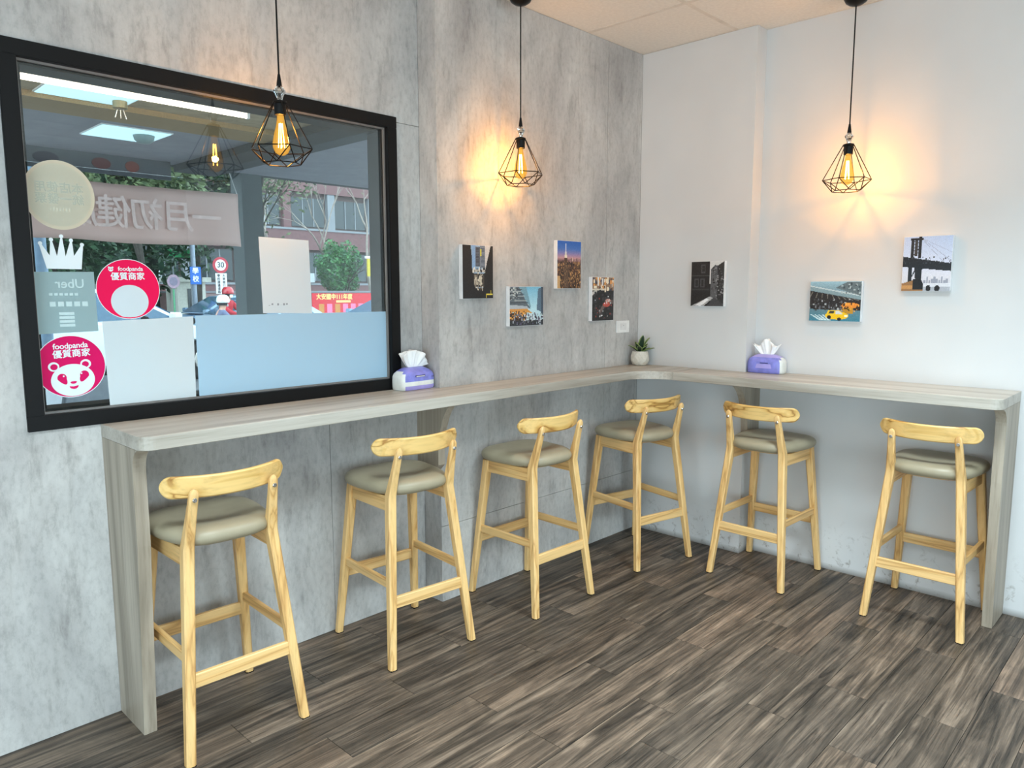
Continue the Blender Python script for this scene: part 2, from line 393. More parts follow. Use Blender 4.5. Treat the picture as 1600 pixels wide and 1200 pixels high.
b2 = [(-e+y+O[0], z) for y, z in bracket(0.21, 0.66, RW)]
MB().prism(b2, -YN+O[1]-0.041, -YN+O[1]-.001, 'y').build('bracket', LAM_Z, ct)

# ------------------------------------------------------------------ stools
def beam(m, pts, wx, wy, ch=0.005):
    """square-section timber through pts, section kept horizontal, with chamfered corners"""
    rings = []
    for i, p in enumerate(pts):
        a = wx[i]/2 if isinstance(wx, (list, tuple)) else wx/2; b = wy[i]/2 if isinstance(wy, (list, tuple)) else wy/2; c = min(ch, a*0.5, b*0.5)
        rings.append([(p[0]+x, p[1]+y, p[2]) for x, y in ((-a+c,-b),(a-c,-b),(a,-b+c),(a,b-c),(a-c,b),(-a+c,b),(-a,b-c),(-a,-b+c))])
    return m.loft(rings)
def lerp(a, b, t): return tuple(p+(q-p)*t for p, q in zip(a, b))
def make_stool():
    t = empty('bar_stool')
    FR, KR, TR = (.199,-.2215,.004), (.142,-.142,.685), (.132,-.196,.872)
    FF, TF = (.199,.2215,.004), (.150,.152,.682)
    for s in (-1, 1):
        m = MB(); q = lambda p: (p[0]*s, p[1], p[2])
        pts = [q(FR), q(lerp(FR, KR, .5)), q(lerp(FR, KR, .93)), q(KR), q(lerp(KR, TR, .12)), q(lerp(KR, TR, .5)), q(lerp(KR, TR, .85)), q(TR), q((TR[0], TR[1]-.002, TR[2]+.010)), q((TR[0], TR[1]-.004, TR[2]+.016))]
        beam(m, pts, [.030,.034,.036,.036,.034,.031,.029,.028,.020,.008], [.030,.036,.040,.041,.038,.029,.024,.022,.016,.008])
        lg = m.build('rear_leg', BEECH_Z, t, smooth=40)
        MB().box((FR[0]*s-.014, FR[1]-.014, 0), (FR[0]*s+.014, FR[1]+.014, .005)).build('foot_pad', BLACK, lg)
        m = MB(); beam(m, [q(FF), q(lerp(FF, TF, .5)), q(TF)], [.029,.034,.038], [.029,.035,.040])
        lg = m.build('front_leg', BEECH_Z, t, smooth=40)
        MB().box((FF[0]*s-.014, FF[1]-.014, 0), (FF[0]*s+.014, FF[1]+.014, .005)).build('foot_pad', BLACK, lg)
        # screw cap on the back of the post
        z = .853; y = -.1925-.0135
        MB().lathe([(0,0),(.0075,0),(.0075,.003),(.006,.0045),(0,.0045)], 12).build('screw', CHROME, t)
        o = col.objects[-1]
        sc = [ob for ob in col.objects if ob.parent == t and ob.name.startswith('screw')][-1]
        sc.rotation_euler = (R(90), 0, 0); sc.location = (.1328*s, y+.003, z)
        # side stretcher and side seat rail
        def at(A, B, z): k = (z-A[2])/(B[2]-A[2]); return q(lerp(A, B, k))
        a = at(FR, KR, .335); b = at(FF, TF, .335)
        m = MB(); rings = []
        def rail(m, a, b, w, h):
            a = Vector(a); b = Vector(b); d = (b-a).normalized(); n = Vector((d.y, -d.x, 0)).normalized(); c = .003
            prof_ = [(-w/2+c,-h/2),(w/2-c,-h/2),(w/2,-h/2+c),(w/2,h/2-c),(w/2-c,h/2),(-w/2+c,h/2),(-w/2,h/2-c),(-w/2,-h/2+c)]
            return m.loft([[p + n*x + Vector((0,0,z)) for x, z in prof_] for p in (a, b)])
        rail(m, a, b, .018, .036).build('side_stretcher', BEECH_Y, t)
        a = at(FR, KR, .652); b = at(FF, TF, .652)
        rail(MB(), a, b, .020, .060).build('side_rail', BEECH_Y, t)
    fx = lambda A, B, z: lerp(A, B, (z-A[2])/(B[2]-A[2]))
    for nm, A, B, z, w, h in (('rear_stretcher', FR, KR, .262, .018, .048), ('front_stretcher', FF, TF, .285, .018, .048), ('front_rail', FF, TF, .652, .020, .058)):
        p = fx(A, B, z); rail(MB(), (-p[0], p[1], z), (p[0], p[1], z), w, h).build(nm, BEECH_X, t)
    # seat board + cushion
    def outline(k, n=48):
        pts = []
        for i in range(n):
            a = 2*PI*i/n; ca, sa = math.cos(a), math.sin(a); ex = 2/3.5
            x = math.copysign(abs(ca)**ex, ca); y = math.copysign(abs(sa)**ex, sa)
            hw = .188 + .022*y
            if y < 0: hw -= 0.010*(-y)**2
            pts.append((x*hw*k, .018 + y*.198*k))
        return pts
    rings = []
    for k, z in ((.82,.681),(.90,.684),(.955,.690),(.988,.699),(1.0,.709),(.992,.719),(.962,.729),(.90,.7365),(.80,.7415),(.68,.7425),(.50,.7395),(.28,.7365),(.06,.736)):
        rings.append([(x, y, z) for x, y in outline(k)])
    MB().loft(rings).build('seat', LEATHER, t, smooth=60)
    MB().loft([[(x, y, z) for x, y in outline(k)] for k, z in ((.78,.676),(.80,.6805))]).build('seat_board', BEECH_X, t)
    # curved backrest
    rings = []; N = 40
    for i in range(N+1):
        u = -math.cos(PI*i/N); u = .5*u + .5*(-1+2*i/N) if abs(u) < .8 else u; x = u*.206
        y = -.181 + .070*(abs(u)**2.1); th = .0175
        q_ = max(0, abs(u)*.206-.174)/.032; h = .0365*math.sqrt(max(.02, 1-q_*q_)); 
        zc = .884 + .004*u*u; h = max(h, .004); th2 = th*(1 if abs(u) < .95 else .75)
        c = .005 if h > .012 else .001
        sl = .12*u  # direction of the curve's normal in plan
        nrm = Vector((-sl*2.2, 1, 0)).normalized()
        pr = [(-th2/2, -h+c), (-th2/2+c*.8, -h), (th2/2-c*.8, -h), (th2/2, -h+c), (th2/2, h-c), (th2/2-c*.8, h), (-th2/2+c*.8, h), (-th2/2, h-c)]
        rings.append([(x+nrm.x*a, y+nrm.y*a + (b)*-.12, zc+b) for a, b in pr])
    MB().loft(rings).build('backrest', ASH, t, smooth=24)
    return t
stool = make_stool(); index_kids()
poses = [(-2.7925,-.1615,-1.9,'pale beech bar stool nearest the camera, beside the left end panel of the counter'),
 (-1.9686,-.1516,-5.3,'pale beech bar stool below the tissue pack beside the window'),
 (-1.2382,-.2364,-1.7,'third beech bar stool from the left, below the grey concrete wall pictures'),
 (-.3939,-.2842,-12.4,'beech bar stool turned slightly, standing in front of the room corner'),
 (-.1572,-.9475,-91.2,'beech bar stool below the tissue pack on the white wall side'),
 (-.1419,-1.7286,-90.4,'rightmost beech bar stool, beside the right end panel of the counter')]
for i, (x, y, a, lb) in enumerate(poses):
    o = stool if i == 0 else copy_tree(stool)
    o.location = (x, y, 0); o.rotation_euler = (0, 0, R(a)); tag(o, lb, 'bar stool', 'beech bar stools along the counter')

# ------------------------------------------------------------------ pendants
BULBG = NT('amber_bulb_glass'); BULBG.n.remove(BULBG.b)
_tr = BULBG.node('ShaderNodeBsdfTransparent'); _tr.inputs[0].default_value = (1.0, .86, .55, 1)
_em = BULBG.node('ShaderNodeEmission'); _em.inputs[0].default_value = (1.0, .52, .09, 1); _em.inputs[1].default_value = 1.1
_lw = BULBG.node('ShaderNodeLayerWeight'); _lw.inputs[0].default_value = 0.35
_mx = BULBG.node('ShaderNodeMixShader'); _mr = BULBG.node('ShaderNodeMapRange'); _mr.inputs[3].default_value = .55; _mr.inputs[4].default_value = .22
BULBG.link(_lw.outputs[1], _mr.inputs[0]); BULBG.link(_mr.outputs[0], _mx.inputs[0]); BULBG.link(_tr.outputs[0], _mx.inputs[1]); BULBG.link(_em.outputs[0], _mx.inputs[2]); BULBG.link(_mx.outputs[0], BULBG.out.inputs['Surface'])
FIL = emit('filament', (255, 206, 110), 60)
CRYS = m_glass('crystal', 5.0, (0.86, 0.87, 0.86, 1))
def make_pendant(cable_top=H):
    t = empty('pendant_lamp')      # origin at the top of the cage
    MB().lathe([(0,0),(.058,0),(.059,-.006),(.056,-.040),(.046,-.060),(.028,-.072),(.008,-.077),(0,-.077)], 28).build('canopy', BLACKM, t, smooth=40, loc=(0,0,cable_top))
    MB().tube([(0,0,.092), (0,0,.4), (0,0,cable_top-.07)], .0032, 8).build('cord', BLACK, t)
    MB().lathe([(0,.094),(.0045,.094),(.009,.062),(.010,.052),(0,.052)], 14).build('cord_grip', BLACK, t, smooth=40)
    MB().lathe([(0,.053),(.010,.053),(.021,.040),(.021,.034),(.016,.026),(.010,.012),(.009,.004),(0,.004)], 10).build('crystal', CRYS, t)
    MB().lathe([(0,.005),(.012,.005),(.024,.001),(.026,-.006),(.021,-.010),(.0205,-.046),(.018,-.048),(0,-.048)], 24).build('socket', BLACK, t, smooth=40)
    c = MB(); n = 6; ph = R(10); w = .0021
    T = [(.024*math.cos(2*PI*k/n+ph), .024*math.sin(2*PI*k/n+ph), -.002) for k in range(n)]
    Mm = [(.110*math.cos(2*PI*k/n+ph), .110*math.sin(2*PI*k/n+ph), -.165) for k in range(n)]
    B = [(.066*math.cos(2*PI*(k+.5)/n+ph), .066*math.sin(2*PI*(k+.5)/n+ph), -.216) for k in range(n)]
    for k in range(n):
        j = (k+1) % n
        for a, b in ((T[k], Mm[k]), (Mm[k], Mm[j]), (Mm[k], B[k]), (Mm[j], B[k]), (B[k], B[j])): c.tube([a, b], w, 6)
    c.build('cage', BLACKM, t)
    bl = MB().lathe([(0,-.049),(.012,-.049),(.0125,-.062),(.017,-.085),(.025,-.115),(.031,-.145),(.030,-.162),(.022,-.178),(.010,-.186),(0,-.187)], 24).build('bulb', BULBG.m, t, smooth=60)
    f = MB()
    for k in range(4):
        a = PI/4+k*PI/2; f.tube([(.005*math.cos(a), .005*math.sin(a), -.075), (.011*math.cos(a+.3), .011*math.sin(a+.3), -.160)], .0016, 6)
    f.build('filament', FIL, bl)
    return t
pend = make_pendant(H-2.198); index_kids()
# canopies must meet the ceiling: hang each from its own height
for i, (x, y, z, rz, lb) in enumerate(((-2.452,-.12,2.174,5,'black wire cage pendant lamp hanging in front of the window'),(-1.2187,-.145,2.219,22,'black wire cage pendant lamp hanging by the grey concrete wall'),(-.13,-1.265,2.190,-8,'black wire cage pendant lamp hanging by the white wall'))):
    o = pend if i == 0 else copy_tree(pend)
    o.location = (x, y, z); o.rotation_euler = (0, 0, R(rz)); tag(o, lb, 'pendant lamp', 'cage pendant lamps')
    for ch in [c for c in col.objects if c.parent == o]:
        if ch.name.startswith('canopy'): ch.location = (0, 0, H-z)
        if ch.name.startswith('cord') and not ch.name.startswith('cord_grip'): ch.scale = (1, 1, 1); ch.data = ch.data.copy(); \
            [setattr(v.co, 'z', H-z-.07) for v in ch.data.vertices if v.co.z > .5]
    l = bpy.data.lights.new('pendant_glow', 'POINT'); l.energy = LAMP_W; l.color = LAMP_C; l.shadow_soft_size = 0.012
    lo = bpy.data.objects.new('pendant_glow', l); lo.location = (x, y, z-.135); col.objects.link(lo)

# ------------------------------------------------------------------ canvas prints
class Ras:
    def __init__(s, w, h, c): s.w, s.h = w, h; s.a = np.zeros((h, w, 3)); s.a[:] = c; s.Y, s.X = np.mgrid[0:h, 0:w]; s.u = (s.X+.5)/w; s.v = (s.Y+.5)/h
    def grad(s, stops, m=None):
        vs = [p for p, _ in stops]; g_ = np.stack([np.interp(s.v, vs, [c[k] for _, c in stops]) for k in range(3)], -1)
        if m is None: s.a = g_
        else: s.a[m] = g_[m]
    def poly(s, pts, c, noise=0):
        m = np.zeros((s.h, s.w), bool); n = len(pts)
        for i in range(n):
            x0, y0 = pts[i]; x1, y1 = pts[(i+1) % n]
            if y0 == y1: continue
            cr = ((s.v >= min(y0, y1)) & (s.v < max(y0, y1))) & (s.u < x0+(s.v-y0)*(x1-x0)/(y1-y0)); m ^= cr
        s.a[m] = np.array(c); 
        if noise: s.a[m] += rng.randn(m.sum(), 1)*noise
        return m
    def rect(s, x0, y0, x1, y1, c, noise=0): return s.poly([(x0,y0),(x1,y0),(x1,y1),(x0,y1)], c, noise)
    def ell(s, cx, cy, rx, ry, c): m = ((s.u-cx)/rx)**2+((s.v-cy)/ry)**2 < 1; s.a[m] = c; return m
    def line(s, x0, y0, x1, y1, wd_, c):
        dx, dy = x1-x0, y1-y0; L2 = dx*dx+dy*dy; k = np.clip(((s.u-x0)*dx+(s.v-y0)*dy)/L2, 0, 1)
        m = np.hypot(s.u-x0-k*dx, s.v-y0-k*dy) < wd_; s.a[m] = c
    def speck(s, box, cols, n, sz=(.02,.03)):
        x0, y0, x1, y1 = box
        for _ in range(n):
            x = rng.uniform(x0, x1); y = rng.uniform(y0, y1); a = rng.uniform(.4, 1)*sz[0]; b = rng.uniform(.4, 1)*sz[1]
            s.rect(x-a, y-b, x+a, y+b, cols[rng.randint(len(cols))])
PRINT = m_attr('print_ink', 0.4)
def print_mesh(ras, w, h, frame):
    """grid with one colour per pixel; frame(u, v) gives the 3D point"""
    W, Hh = ras.w, ras.h
    v = [frame(i/W, j/Hh) for j in range(Hh+1) for i in range(W+1)]
    f = [(j*(W+1)+i, (j+1)*(W+1)+i, (j+1)*(W+1)+i+1, j*(W+1)+i+1) for j in range(Hh) for i in range(W)]
    me = bpy.data.meshes.new('photo_print'); me.from_pydata(v, [], f)
    a = np.clip(ras.a, 0, 255)/255.; a = np.where(a <= .04045, a/12.92, ((a+.055)/1.055)**2.4)
    c = np.concatenate([a.reshape(-1, 3), np.ones((W*Hh, 1))], 1); c = np.repeat(c, 4, 0)
    at = me.color_attributes.new('Col', 'FLOAT_COLOR', 'CORNER'); at.data.foreach_set('color', c.ravel().astype(np.float32))
    me.materials.append(PRINT); return me
CANV = plain('canvas_white', (226,228,230), 0.7)
def canvas(ras, side, u0, u1, z0, z1, label, base):
    """side 'L' hangs on the left wall (u = x), 'R' on the right wall (u = y, falling to the right)"""
    dpt = 0.026; uc = (u0+u1)/2; zc = (z0+z1)/2
    t = empty('canvas_print', (uc, base, zc) if side == 'L' else (base, uc, zc))
    hw = abs(u1-u0)/2; hh = (z1-z0)/2
    if side == 'L':
        MB().box((-hw, -dpt, -hh), (hw, -.0005, hh)).build('canvas', CANV, t, bevel=.0015)
        fr = lambda u, v: (-hw+.0015+u*(2*hw-.003), -dpt-.0006, hh-.0015-v*(2*hh-.003))
    else:
        MB().box((-dpt, -hw, -hh), (-.0005, hw, hh)).build('canvas', CANV, t, bevel=.0015)
        fr = lambda u, v: (-dpt-.0006, hw-.0015-u*(2*hw-.003), hh-.0015-v*(2*hh-.003))
    o = bpy.data.objects.new('photo_print', print_mesh(ras, hw*2, hh*2, fr)); col.objects.link(o); o.parent = t
    tag(o, 'printed photograph'); tag(t, label, 'canvas print', 'small canvas prints on the walls')
# a: dark alley with street canyon
A = Ras(60, 76, (16,17,20)); A.poly([(.26,0),(.90,0),(.72,.45),(.66,.80),(.42,.80),(.34,.45)], (150,176,200))
A.rect(.30,0,.42,.46,(136,168,205)); A.rect(.42,.02,.56,.40,(86,92,104)); A.rect(.56,.0,.74,.42,(120,128,140)); A.poly([(.74,0),(.92,0),(.80,.3),(.74,.45)], (205,200,196))
for k in range(12): A.rect(.44,.05+k*.03,.54,.06+k*.03,(50,54,64)); A.rect(.60,.05+k*.03,.72,.06+k*.03,(70,76,88))
A.rect(.56,.06,.62,.2,(196,190,80)); A.rect(.34,.45,.74,.50,(196,190,176)); A.speck((.30,.42,.74,.5),[(40,40,44),(220,214,200)],22); A.rect(.36,.52,.70,.78,(60,56,52)); A.rect(.37,.55,.46,.74,(178,168,150)); A.rect(.52,.56,.62,.76,(196,188,170)); A.speck((.38,.52,.66,.84),[(30,28,26),(120,108,92),(210,200,180)],40)
A.rect(.76,.91,.98,.94,(222,200,70)); A.rect(.76,.91,.79,.99,(222,200,70)); A.rect(.92,.84,.94,.92,(222,200,70)); A.a += rng.randn(76,60,1)*5
canvas(A,'L',-1.492,-1.289,1.463,1.718,'canvas print of a dark narrow city alley, leftmost on the grey wall',0)
# b: busy street, curved building
B = Ras(76, 60, (150,200,220)); B.grad([(0,(120,186,214)),(.6,(190,226,236)),(1,(190,200,205))])
B.poly([(0,0),(.33,0),(.60,.56),(0,.56)], (92,104,112)); B.poly([(.26,0),(.48,0),(.62,.5),(.60,.58)], (120,160,176)); B.poly([(.84,.05),(1,0),(1,.68),(.80,.6)], (88,112,132)); B.rect(.94,0,1,.7,(60,76,92))
for k in range(9): B.line(.0,.05+k*.06,.35+k*.03,.08+k*.055,.007,(180,186,184) if k%2 else (48,54,60))
B.speck((0,.02,.3,.34),[(40,46,52),(150,160,164),(200,204,200)],36,(.03,.02)); B.poly([(0,.54),(.5,.56),(.66,.68),(0,.64)], (214,150,70)); B.poly([(0,.46),(.5,.50),(.58,.57),(0,.56)], (176,184,190)); B.rect(0,.66,.5,.86,(70,50,36)); B.speck((0,.64,.5,.84),[(236,170,80),(120,70,40),(40,30,26)],60); B.rect(0,.86,1,1,(40,44,50)); B.speck((.1,.70,1,.98),[(22,24,28),(60,66,74),(150,160,168),(220,226,230),(90,84,110)],150,(.018,.035)); B.a += rng.randn(60,76,1)*5
canvas(B,'L',-1.174,-.918,1.322,1.524,'canvas print of a busy blue street scene, lower picture on the grey wall',0)
# c: skyline at dusk
Cc = Ras(60, 76, (0,0,0)); Cc.grad([(0,(30,92,178)),(.16,(64,112,186)),(.28,(150,130,176)),(.36,(206,150,150)),(.42,(120,84,84)),(.5,(84,58,50)),(1,(70,48,34))])
Cc.speck((0,.42,1,1),[(48,32,26),(110,78,52),(150,108,70),(34,24,24),(196,150,96)],420,(.025,.03)); Cc.rect(.28,.36,.42,.95,(84,62,50)); Cc.rect(.26,.50,.46,1,(96,72,54)); Cc.poly([(.29,.36),(.31,.28),(.39,.28),(.41,.36)], (240,222,196)); Cc.rect(.32,.22,.38,.29,(226,214,200)); Cc.line(.35,.06,.35,.24,.010,(214,214,224)); Cc.speck((.5,.36,.98,.42),[(170,130,130),(90,66,70)],26); Cc.rect(.62,.34,.65,.42,(220,190,170)); Cc.speck((.28,.42,.42,.95),[(60,42,36),(160,124,86)],60,(.012,.012)); Cc.rect(0,.74,.12,1,(206,164,110)); Cc.a += rng.randn(76,60,1)*4
canvas(Cc,'L',-.807,-.604,1.513,1.770,'canvas print of a city skyline with a spire at dusk, highest on the grey wall',0)
# d: traffic from above
Dd = Ras(60, 76, (26,26,28)); Dd.rect(0,0,1,.30,(150,120,96)); Dd.speck((0,0,1,.3),[(216,150,80),(240,226,200),(90,60,44),(60,70,90),(190,180,170)],70,(.05,.05)); Dd.rect(.24,.0,.30,.2,(230,226,220)); Dd.rect(.44,.02,.5,.2,(226,224,220)); Dd.rect(0,.26,.6,.30,(214,206,190)); Dd.poly([(0,.34),(.22,.28),(.2,.36),(0,.42)], (200,196,190)); Dd.speck((0,.32,1,.97),[(16,16,18),(40,42,46),(60,58,60)],80,(.05,.04)); Dd.poly([(.30,.80),(.62,.52),(.96,.52),(.96,.62),(.70,.62),(.36,.84)], (110,96,92)); Dd.ell(.66,.63,.17,.055,(196,84,70)); Dd.ell(.74,.54,.12,.045,(196,150,140)); Dd.speck((.1,.45,.9,.95),[(226,230,230),(190,196,200),(150,60,50)],26,(.028,.02)); Dd.a += rng.randn(76,60,1)*5
canvas(Dd,'L',-.500,-.294,1.329,1.580,'canvas print of dark traffic under orange shop fronts, next to the switch plate',0)
# e: black and white street
Ee = Ras(60, 76, (30,30,31)); Ee.rect(.56,0,1,.5,(214,214,212)); Ee.poly([(.60,.18),(.72,.08),(.82,.10),(.82,.9),(.60,.9)], (90,90,92)); Ee.poly([(.80,.10),(1,.0),(1,1),(.80,.9)], (46,46,48)); Ee.speck((.62,.15,1,.85),[(150,150,150),(30,30,30),(80,80,80)],110,(.02,.02)); Ee.rect(0,.30,.56,.33,(60,60,60)); Ee.rect(0,.60,.56,.64,(52,52,52))
for x, y in ((.30,.06),(.10,.38),(.28,.38)): Ee.rect(x,y,x+.14,y+.2,(70,70,72)); Ee.rect(x+.03,y+.03,x+.11,y+.17,(36,36,36)); Ee.rect(x,y+.09,x+.14,y+.10,(56,56,56))
Ee.poly([(.02,1),(.60,.78),(.68,.82),(.40,1)], (176,176,176)); Ee.poly([(.15,.98),(.5,.82),(.56,.86),(.3,1)], (236,236,236)); Ee.poly([(.5,1),(.72,.8),(1,.95),(1,1)], (66,66,68)); Ee.a += rng.randn(76,60,1)*5
canvas(Ee,'R',-.379,-.588,1.412,1.667,'black and white canvas print of an old street, nearest the corner on the white wall',0)
# f: yellow taxi under a viaduct
Ff = Ras(80, 62, (120,160,176)); Ff.grad([(0,(150,190,206)),(.25,(120,150,164)),(.5,(40,40,44)),(.7,(96,130,142)),(1,(60,128,150))])
Ff.poly([(0,.12),(1,.36),(1,.46),(0,.22)], (130,156,164)); Ff.poly([(0,.10),(1,.34),(1,.37),(0,.13)], (190,206,210)); Ff.poly([(.5,.16),(.72,.02),(1,.02),(1,.36)], (96,112,118)); Ff.speck((.62,.04,1,.3),[(60,74,82),(170,186,190)],24,(.02,.03))
Ff.poly([(0,.23),(1,.47),(1,.72),(0,.70)], (36,34,36)); 
for k in range(9): Ff.line(.05+k*.1,.27+k*.02,.0+k*.12,.40+k*.01,.008,(120,116,108))
Ff.speck((0,.45,.95,.72),[(20,20,24),(96,100,108),(170,176,180),(60,60,60)],110,(.02,.03)); Ff.ell(.80,.60,.17,.07,(226,140,50)); Ff.rect(.66,.66,.86,.80,(190,140,40)); Ff.speck((.62,.56,.96,.74),[(60,40,20),(240,170,70)],26)
for k in range(4): Ff.poly([(.02+k*.08,.84),(.05+k*.08,.84),(.26+k*.06,.98),(.20+k*.06,.98)], (200,222,226))
Ff.ell(.55,.86,.23,.10,(242,196,20)); Ff.poly([(.38,.72),(.60,.72),(.72,.84),(.34,.84)], (240,200,40)); Ff.poly([(.42,.74),(.50,.74),(.49,.81),(.38,.81)], (60,60,50)); Ff.poly([(.52,.74),(.60,.75),(.68,.83),(.53,.82)], (206,214,216)); Ff.ell(.40,.90,.04,.045,(28,28,30)); Ff.ell(.60,.95,.04,.04,(28,28,30)); Ff.rect(.70,.84,.76,.88,(250,240,200)); Ff.a += rng.randn(62,80,1)*5
canvas(Ff,'R',-1.029,-1.291,1.341,1.549,'canvas print of a yellow taxi under a viaduct, middle picture on the white wall',RW)
# g: bridge
Gg = Ras(64, 76, (0,0,0)); Gg.grad([(0,(176,196,228)),(.5,(206,214,234)),(.75,(214,216,226)),(1,(190,192,200))])
for k in range(3): Gg.line(.36,.03,1.0,.30+k*.16,.004,(150,160,186))
Gg.rect(.16,.04,.22,.40,(26,26,30)); Gg.rect(.32,.0,.38,.40,(26,26,30)); Gg.rect(.24,.02,.30,.36,(60,56,56)); Gg.rect(.14,.03,.40,.06,(26,26,30))
for k in range(5): Gg.line(.17,.1+k*.06,.36,.04+k*.06,.007,(40,38,40))
Gg.poly([(0,.36),(1,.50),(1,.64),(.0,.55)], (24,30,38)); Gg.speck((0,.37,1,.5),[(60,66,76),(16,20,26)],60,(.012,.015)); Gg.rect(.12,.50,.20,.84,(26,34,42)); Gg.poly([(.24,.5),(.42,.52),(.40,.82),(.28,.82)], (22,30,38)); Gg.line(.14,.84,.3,.56,.012,(26,34,42)); Gg.poly([(0,.86),(.24,.80),(.46,.94),(.46,1),(0,1)], (150,110,70)); Gg.poly([(.24,.78),(.40,.78),(.52,.98),(.24,.98)], (20,24,30))
for k in range(10): Gg.rect(.46+k*.05,.80-(.06 if k%3==1 else .02*(k%2)),.50+k*.05,.86,(150,156,172))
Gg.rect(.46,.86,1,.92,(214,218,226)); Gg.rect(.46,.92,1,1,(170,176,186)); Gg.ell(.56,.95,.05,.06,(18,18,22)); Gg.ell(.74,.95,.055,.055,(18,18,22)); Gg.rect(.0,.9,.24,.96,(190,140,84)); Gg.a += rng.randn(76,64,1)*4
canvas(Gg,'R',-1.473,-1.686,1.496,1.757,'canvas print of a steel suspension bridge, rightmost picture on the white wall',RW)
# switch plate
t = tag(empty('switch_plate', (-.168, 0, 1.286)), 'small white blank switch plate on the grey wall above the plant', 'switch plate')
MB().box((-.064,-.008,-.036), (.064,-.0005,.036)).build('plate', PLASTIC, t, bevel=.002)
MB().box((-.030,-.0100,-.020), (.030,-.0078,.020)).build('insert', plain('insert_white', (224,224,222), .4), t, bevel=.0008)
MB().lathe([(0,0),(.0035,0),(.003,.0012),(0,.0012)], 10).build('indicator', plain('dark_dot', (40,40,42)), t).location = (0, -.0112, .006)

# ------------------------------------------------------------------ potted plant
pt = tag(empty('potted_plant', (-.078, -.072, CZ+.0005)), 'small potted plant with dark pointed leaves in the counter corner', 'plant')
n = 8; m = MB(); rings = []
for r, z, tw in ((.036,0,0),(.046,.006,0),(.0565,.030,.5),(.0555,.058,0),(.047,.086,.5)):
    rings.append([(r*math.cos(2*PI*(k+tw)/n), r*math.sin(2*PI*(k+tw)/n), z) for k in range(n)])
v = [p for r_ in rings for p in r_]; f = []
for i in range(4):
    for k in range(n):
        a = i*n+k; b = i*n+(k+1) % n; c = (i+1)*n+k; d = (i+1)*n+(k+1) % n
        t0, t1 = (0,0,.5,0,.5)[i:i+2]
        if t1 > t0: f += [(a, b, c), (b, d, c)]
        else: f += [(a, d, c), (a, b, d)]
f.append(tuple(reversed(range(n)))); i = len(v); v += [(x*.88, y*.88, z) for x, y, z in rings[-1]]; v += [(x*.85, y*.85, z-.012) for x, y, z in rings[-1]]
for k in range(n):
    j = (k+1) % n; f += [(4*n+k, 4*n+j, i+j, i+k), (i+k, i+j, i+n+j, i+n+k)]
f.append(tuple(i+n+k for k in range(n)))
MB().add(v, f).build('pot', plain('speckled_ceramic', (206,203,192), .7, nscale=90, vary=.05), pt)
MB().lathe([(0,.072),(.040,.072),(.038,.077),(0,.080)], 14).build('soil', plain('soil', (52,44,36), .95), pt)
t_ = NT('snake_leaf'); v_ = t_.node('ShaderNodeUVMap'); 
def leaf(ang, tilt, Lh, wd_, curl=.25):
    m = MB(); rows = 9; vs = []; fs = []
    ax = Vector((math.cos(ang), math.sin(ang), 0)); sd = Vector((-ax.y, ax.x, 0))
    for i in range(rows+1):
        s_ = i/rows; a = tilt + curl*s_
        r_ = Lh*s_*math.sin(a); z = Lh*s_*math.cos(a); w = wd_*(math.sin(PI*min(.98, s_*.86+.12))**.8)*(1 if s_ < .98 else .1)
        c = ax*(.010+r_) + Vector((0,0,.074+z))
        for q, h in ((-1,.003),(-.72,.0012),(0,0),(.72,.0012),(1,.003)): vs.append(c + sd*w*q + Vector((0,0,h)) - ax*h*2)
    for i in range(rows):
        for k in range(4): a = i*5+k; fs.append((a, a+1, a+6, a+5))
    me = bpy.data.meshes.new('leaf'); me.from_pydata(vs, [], fs); me.materials.append(LEAFD); me.materials.append(LEAFE)
    for i, p in enumerate(me.polygons): p.material_index = 1 if i % 4 in (0, 3) else 0
    me.polygons.foreach_set('use_smooth', [True]*len(me.polygons))
    o = bpy.data.objects.new('leaf', me); col.objects.link(o); o.parent = pt
    sm = o.modifiers.new('thick', 'SOLIDIFY'); sm.thickness = .0012
LEAFD = plain('leaf_dark_green', (28,52,36), .4, vary=.25, nscale=40); LEAFE = plain('leaf_edge_green', (128,150,84), .45, vary=.15, nscale=40)
for ang, tl, ln, w in ((-150,.85,.100,.013),(155,.75,.085,.013),(-125,.12,.112,.017),(-35,.28,.100,.013),(-60,.95,.080,.017),(-20,1.05,.092,.017),(-95,.55,.060,.016),(70,.4,.075,.014),(-10,.6,.075,.014),(190,.45,.075,.014),(-75,.9,.06,.015)):
    leaf(R(ang), tl, ln*1.05, w*1.25)

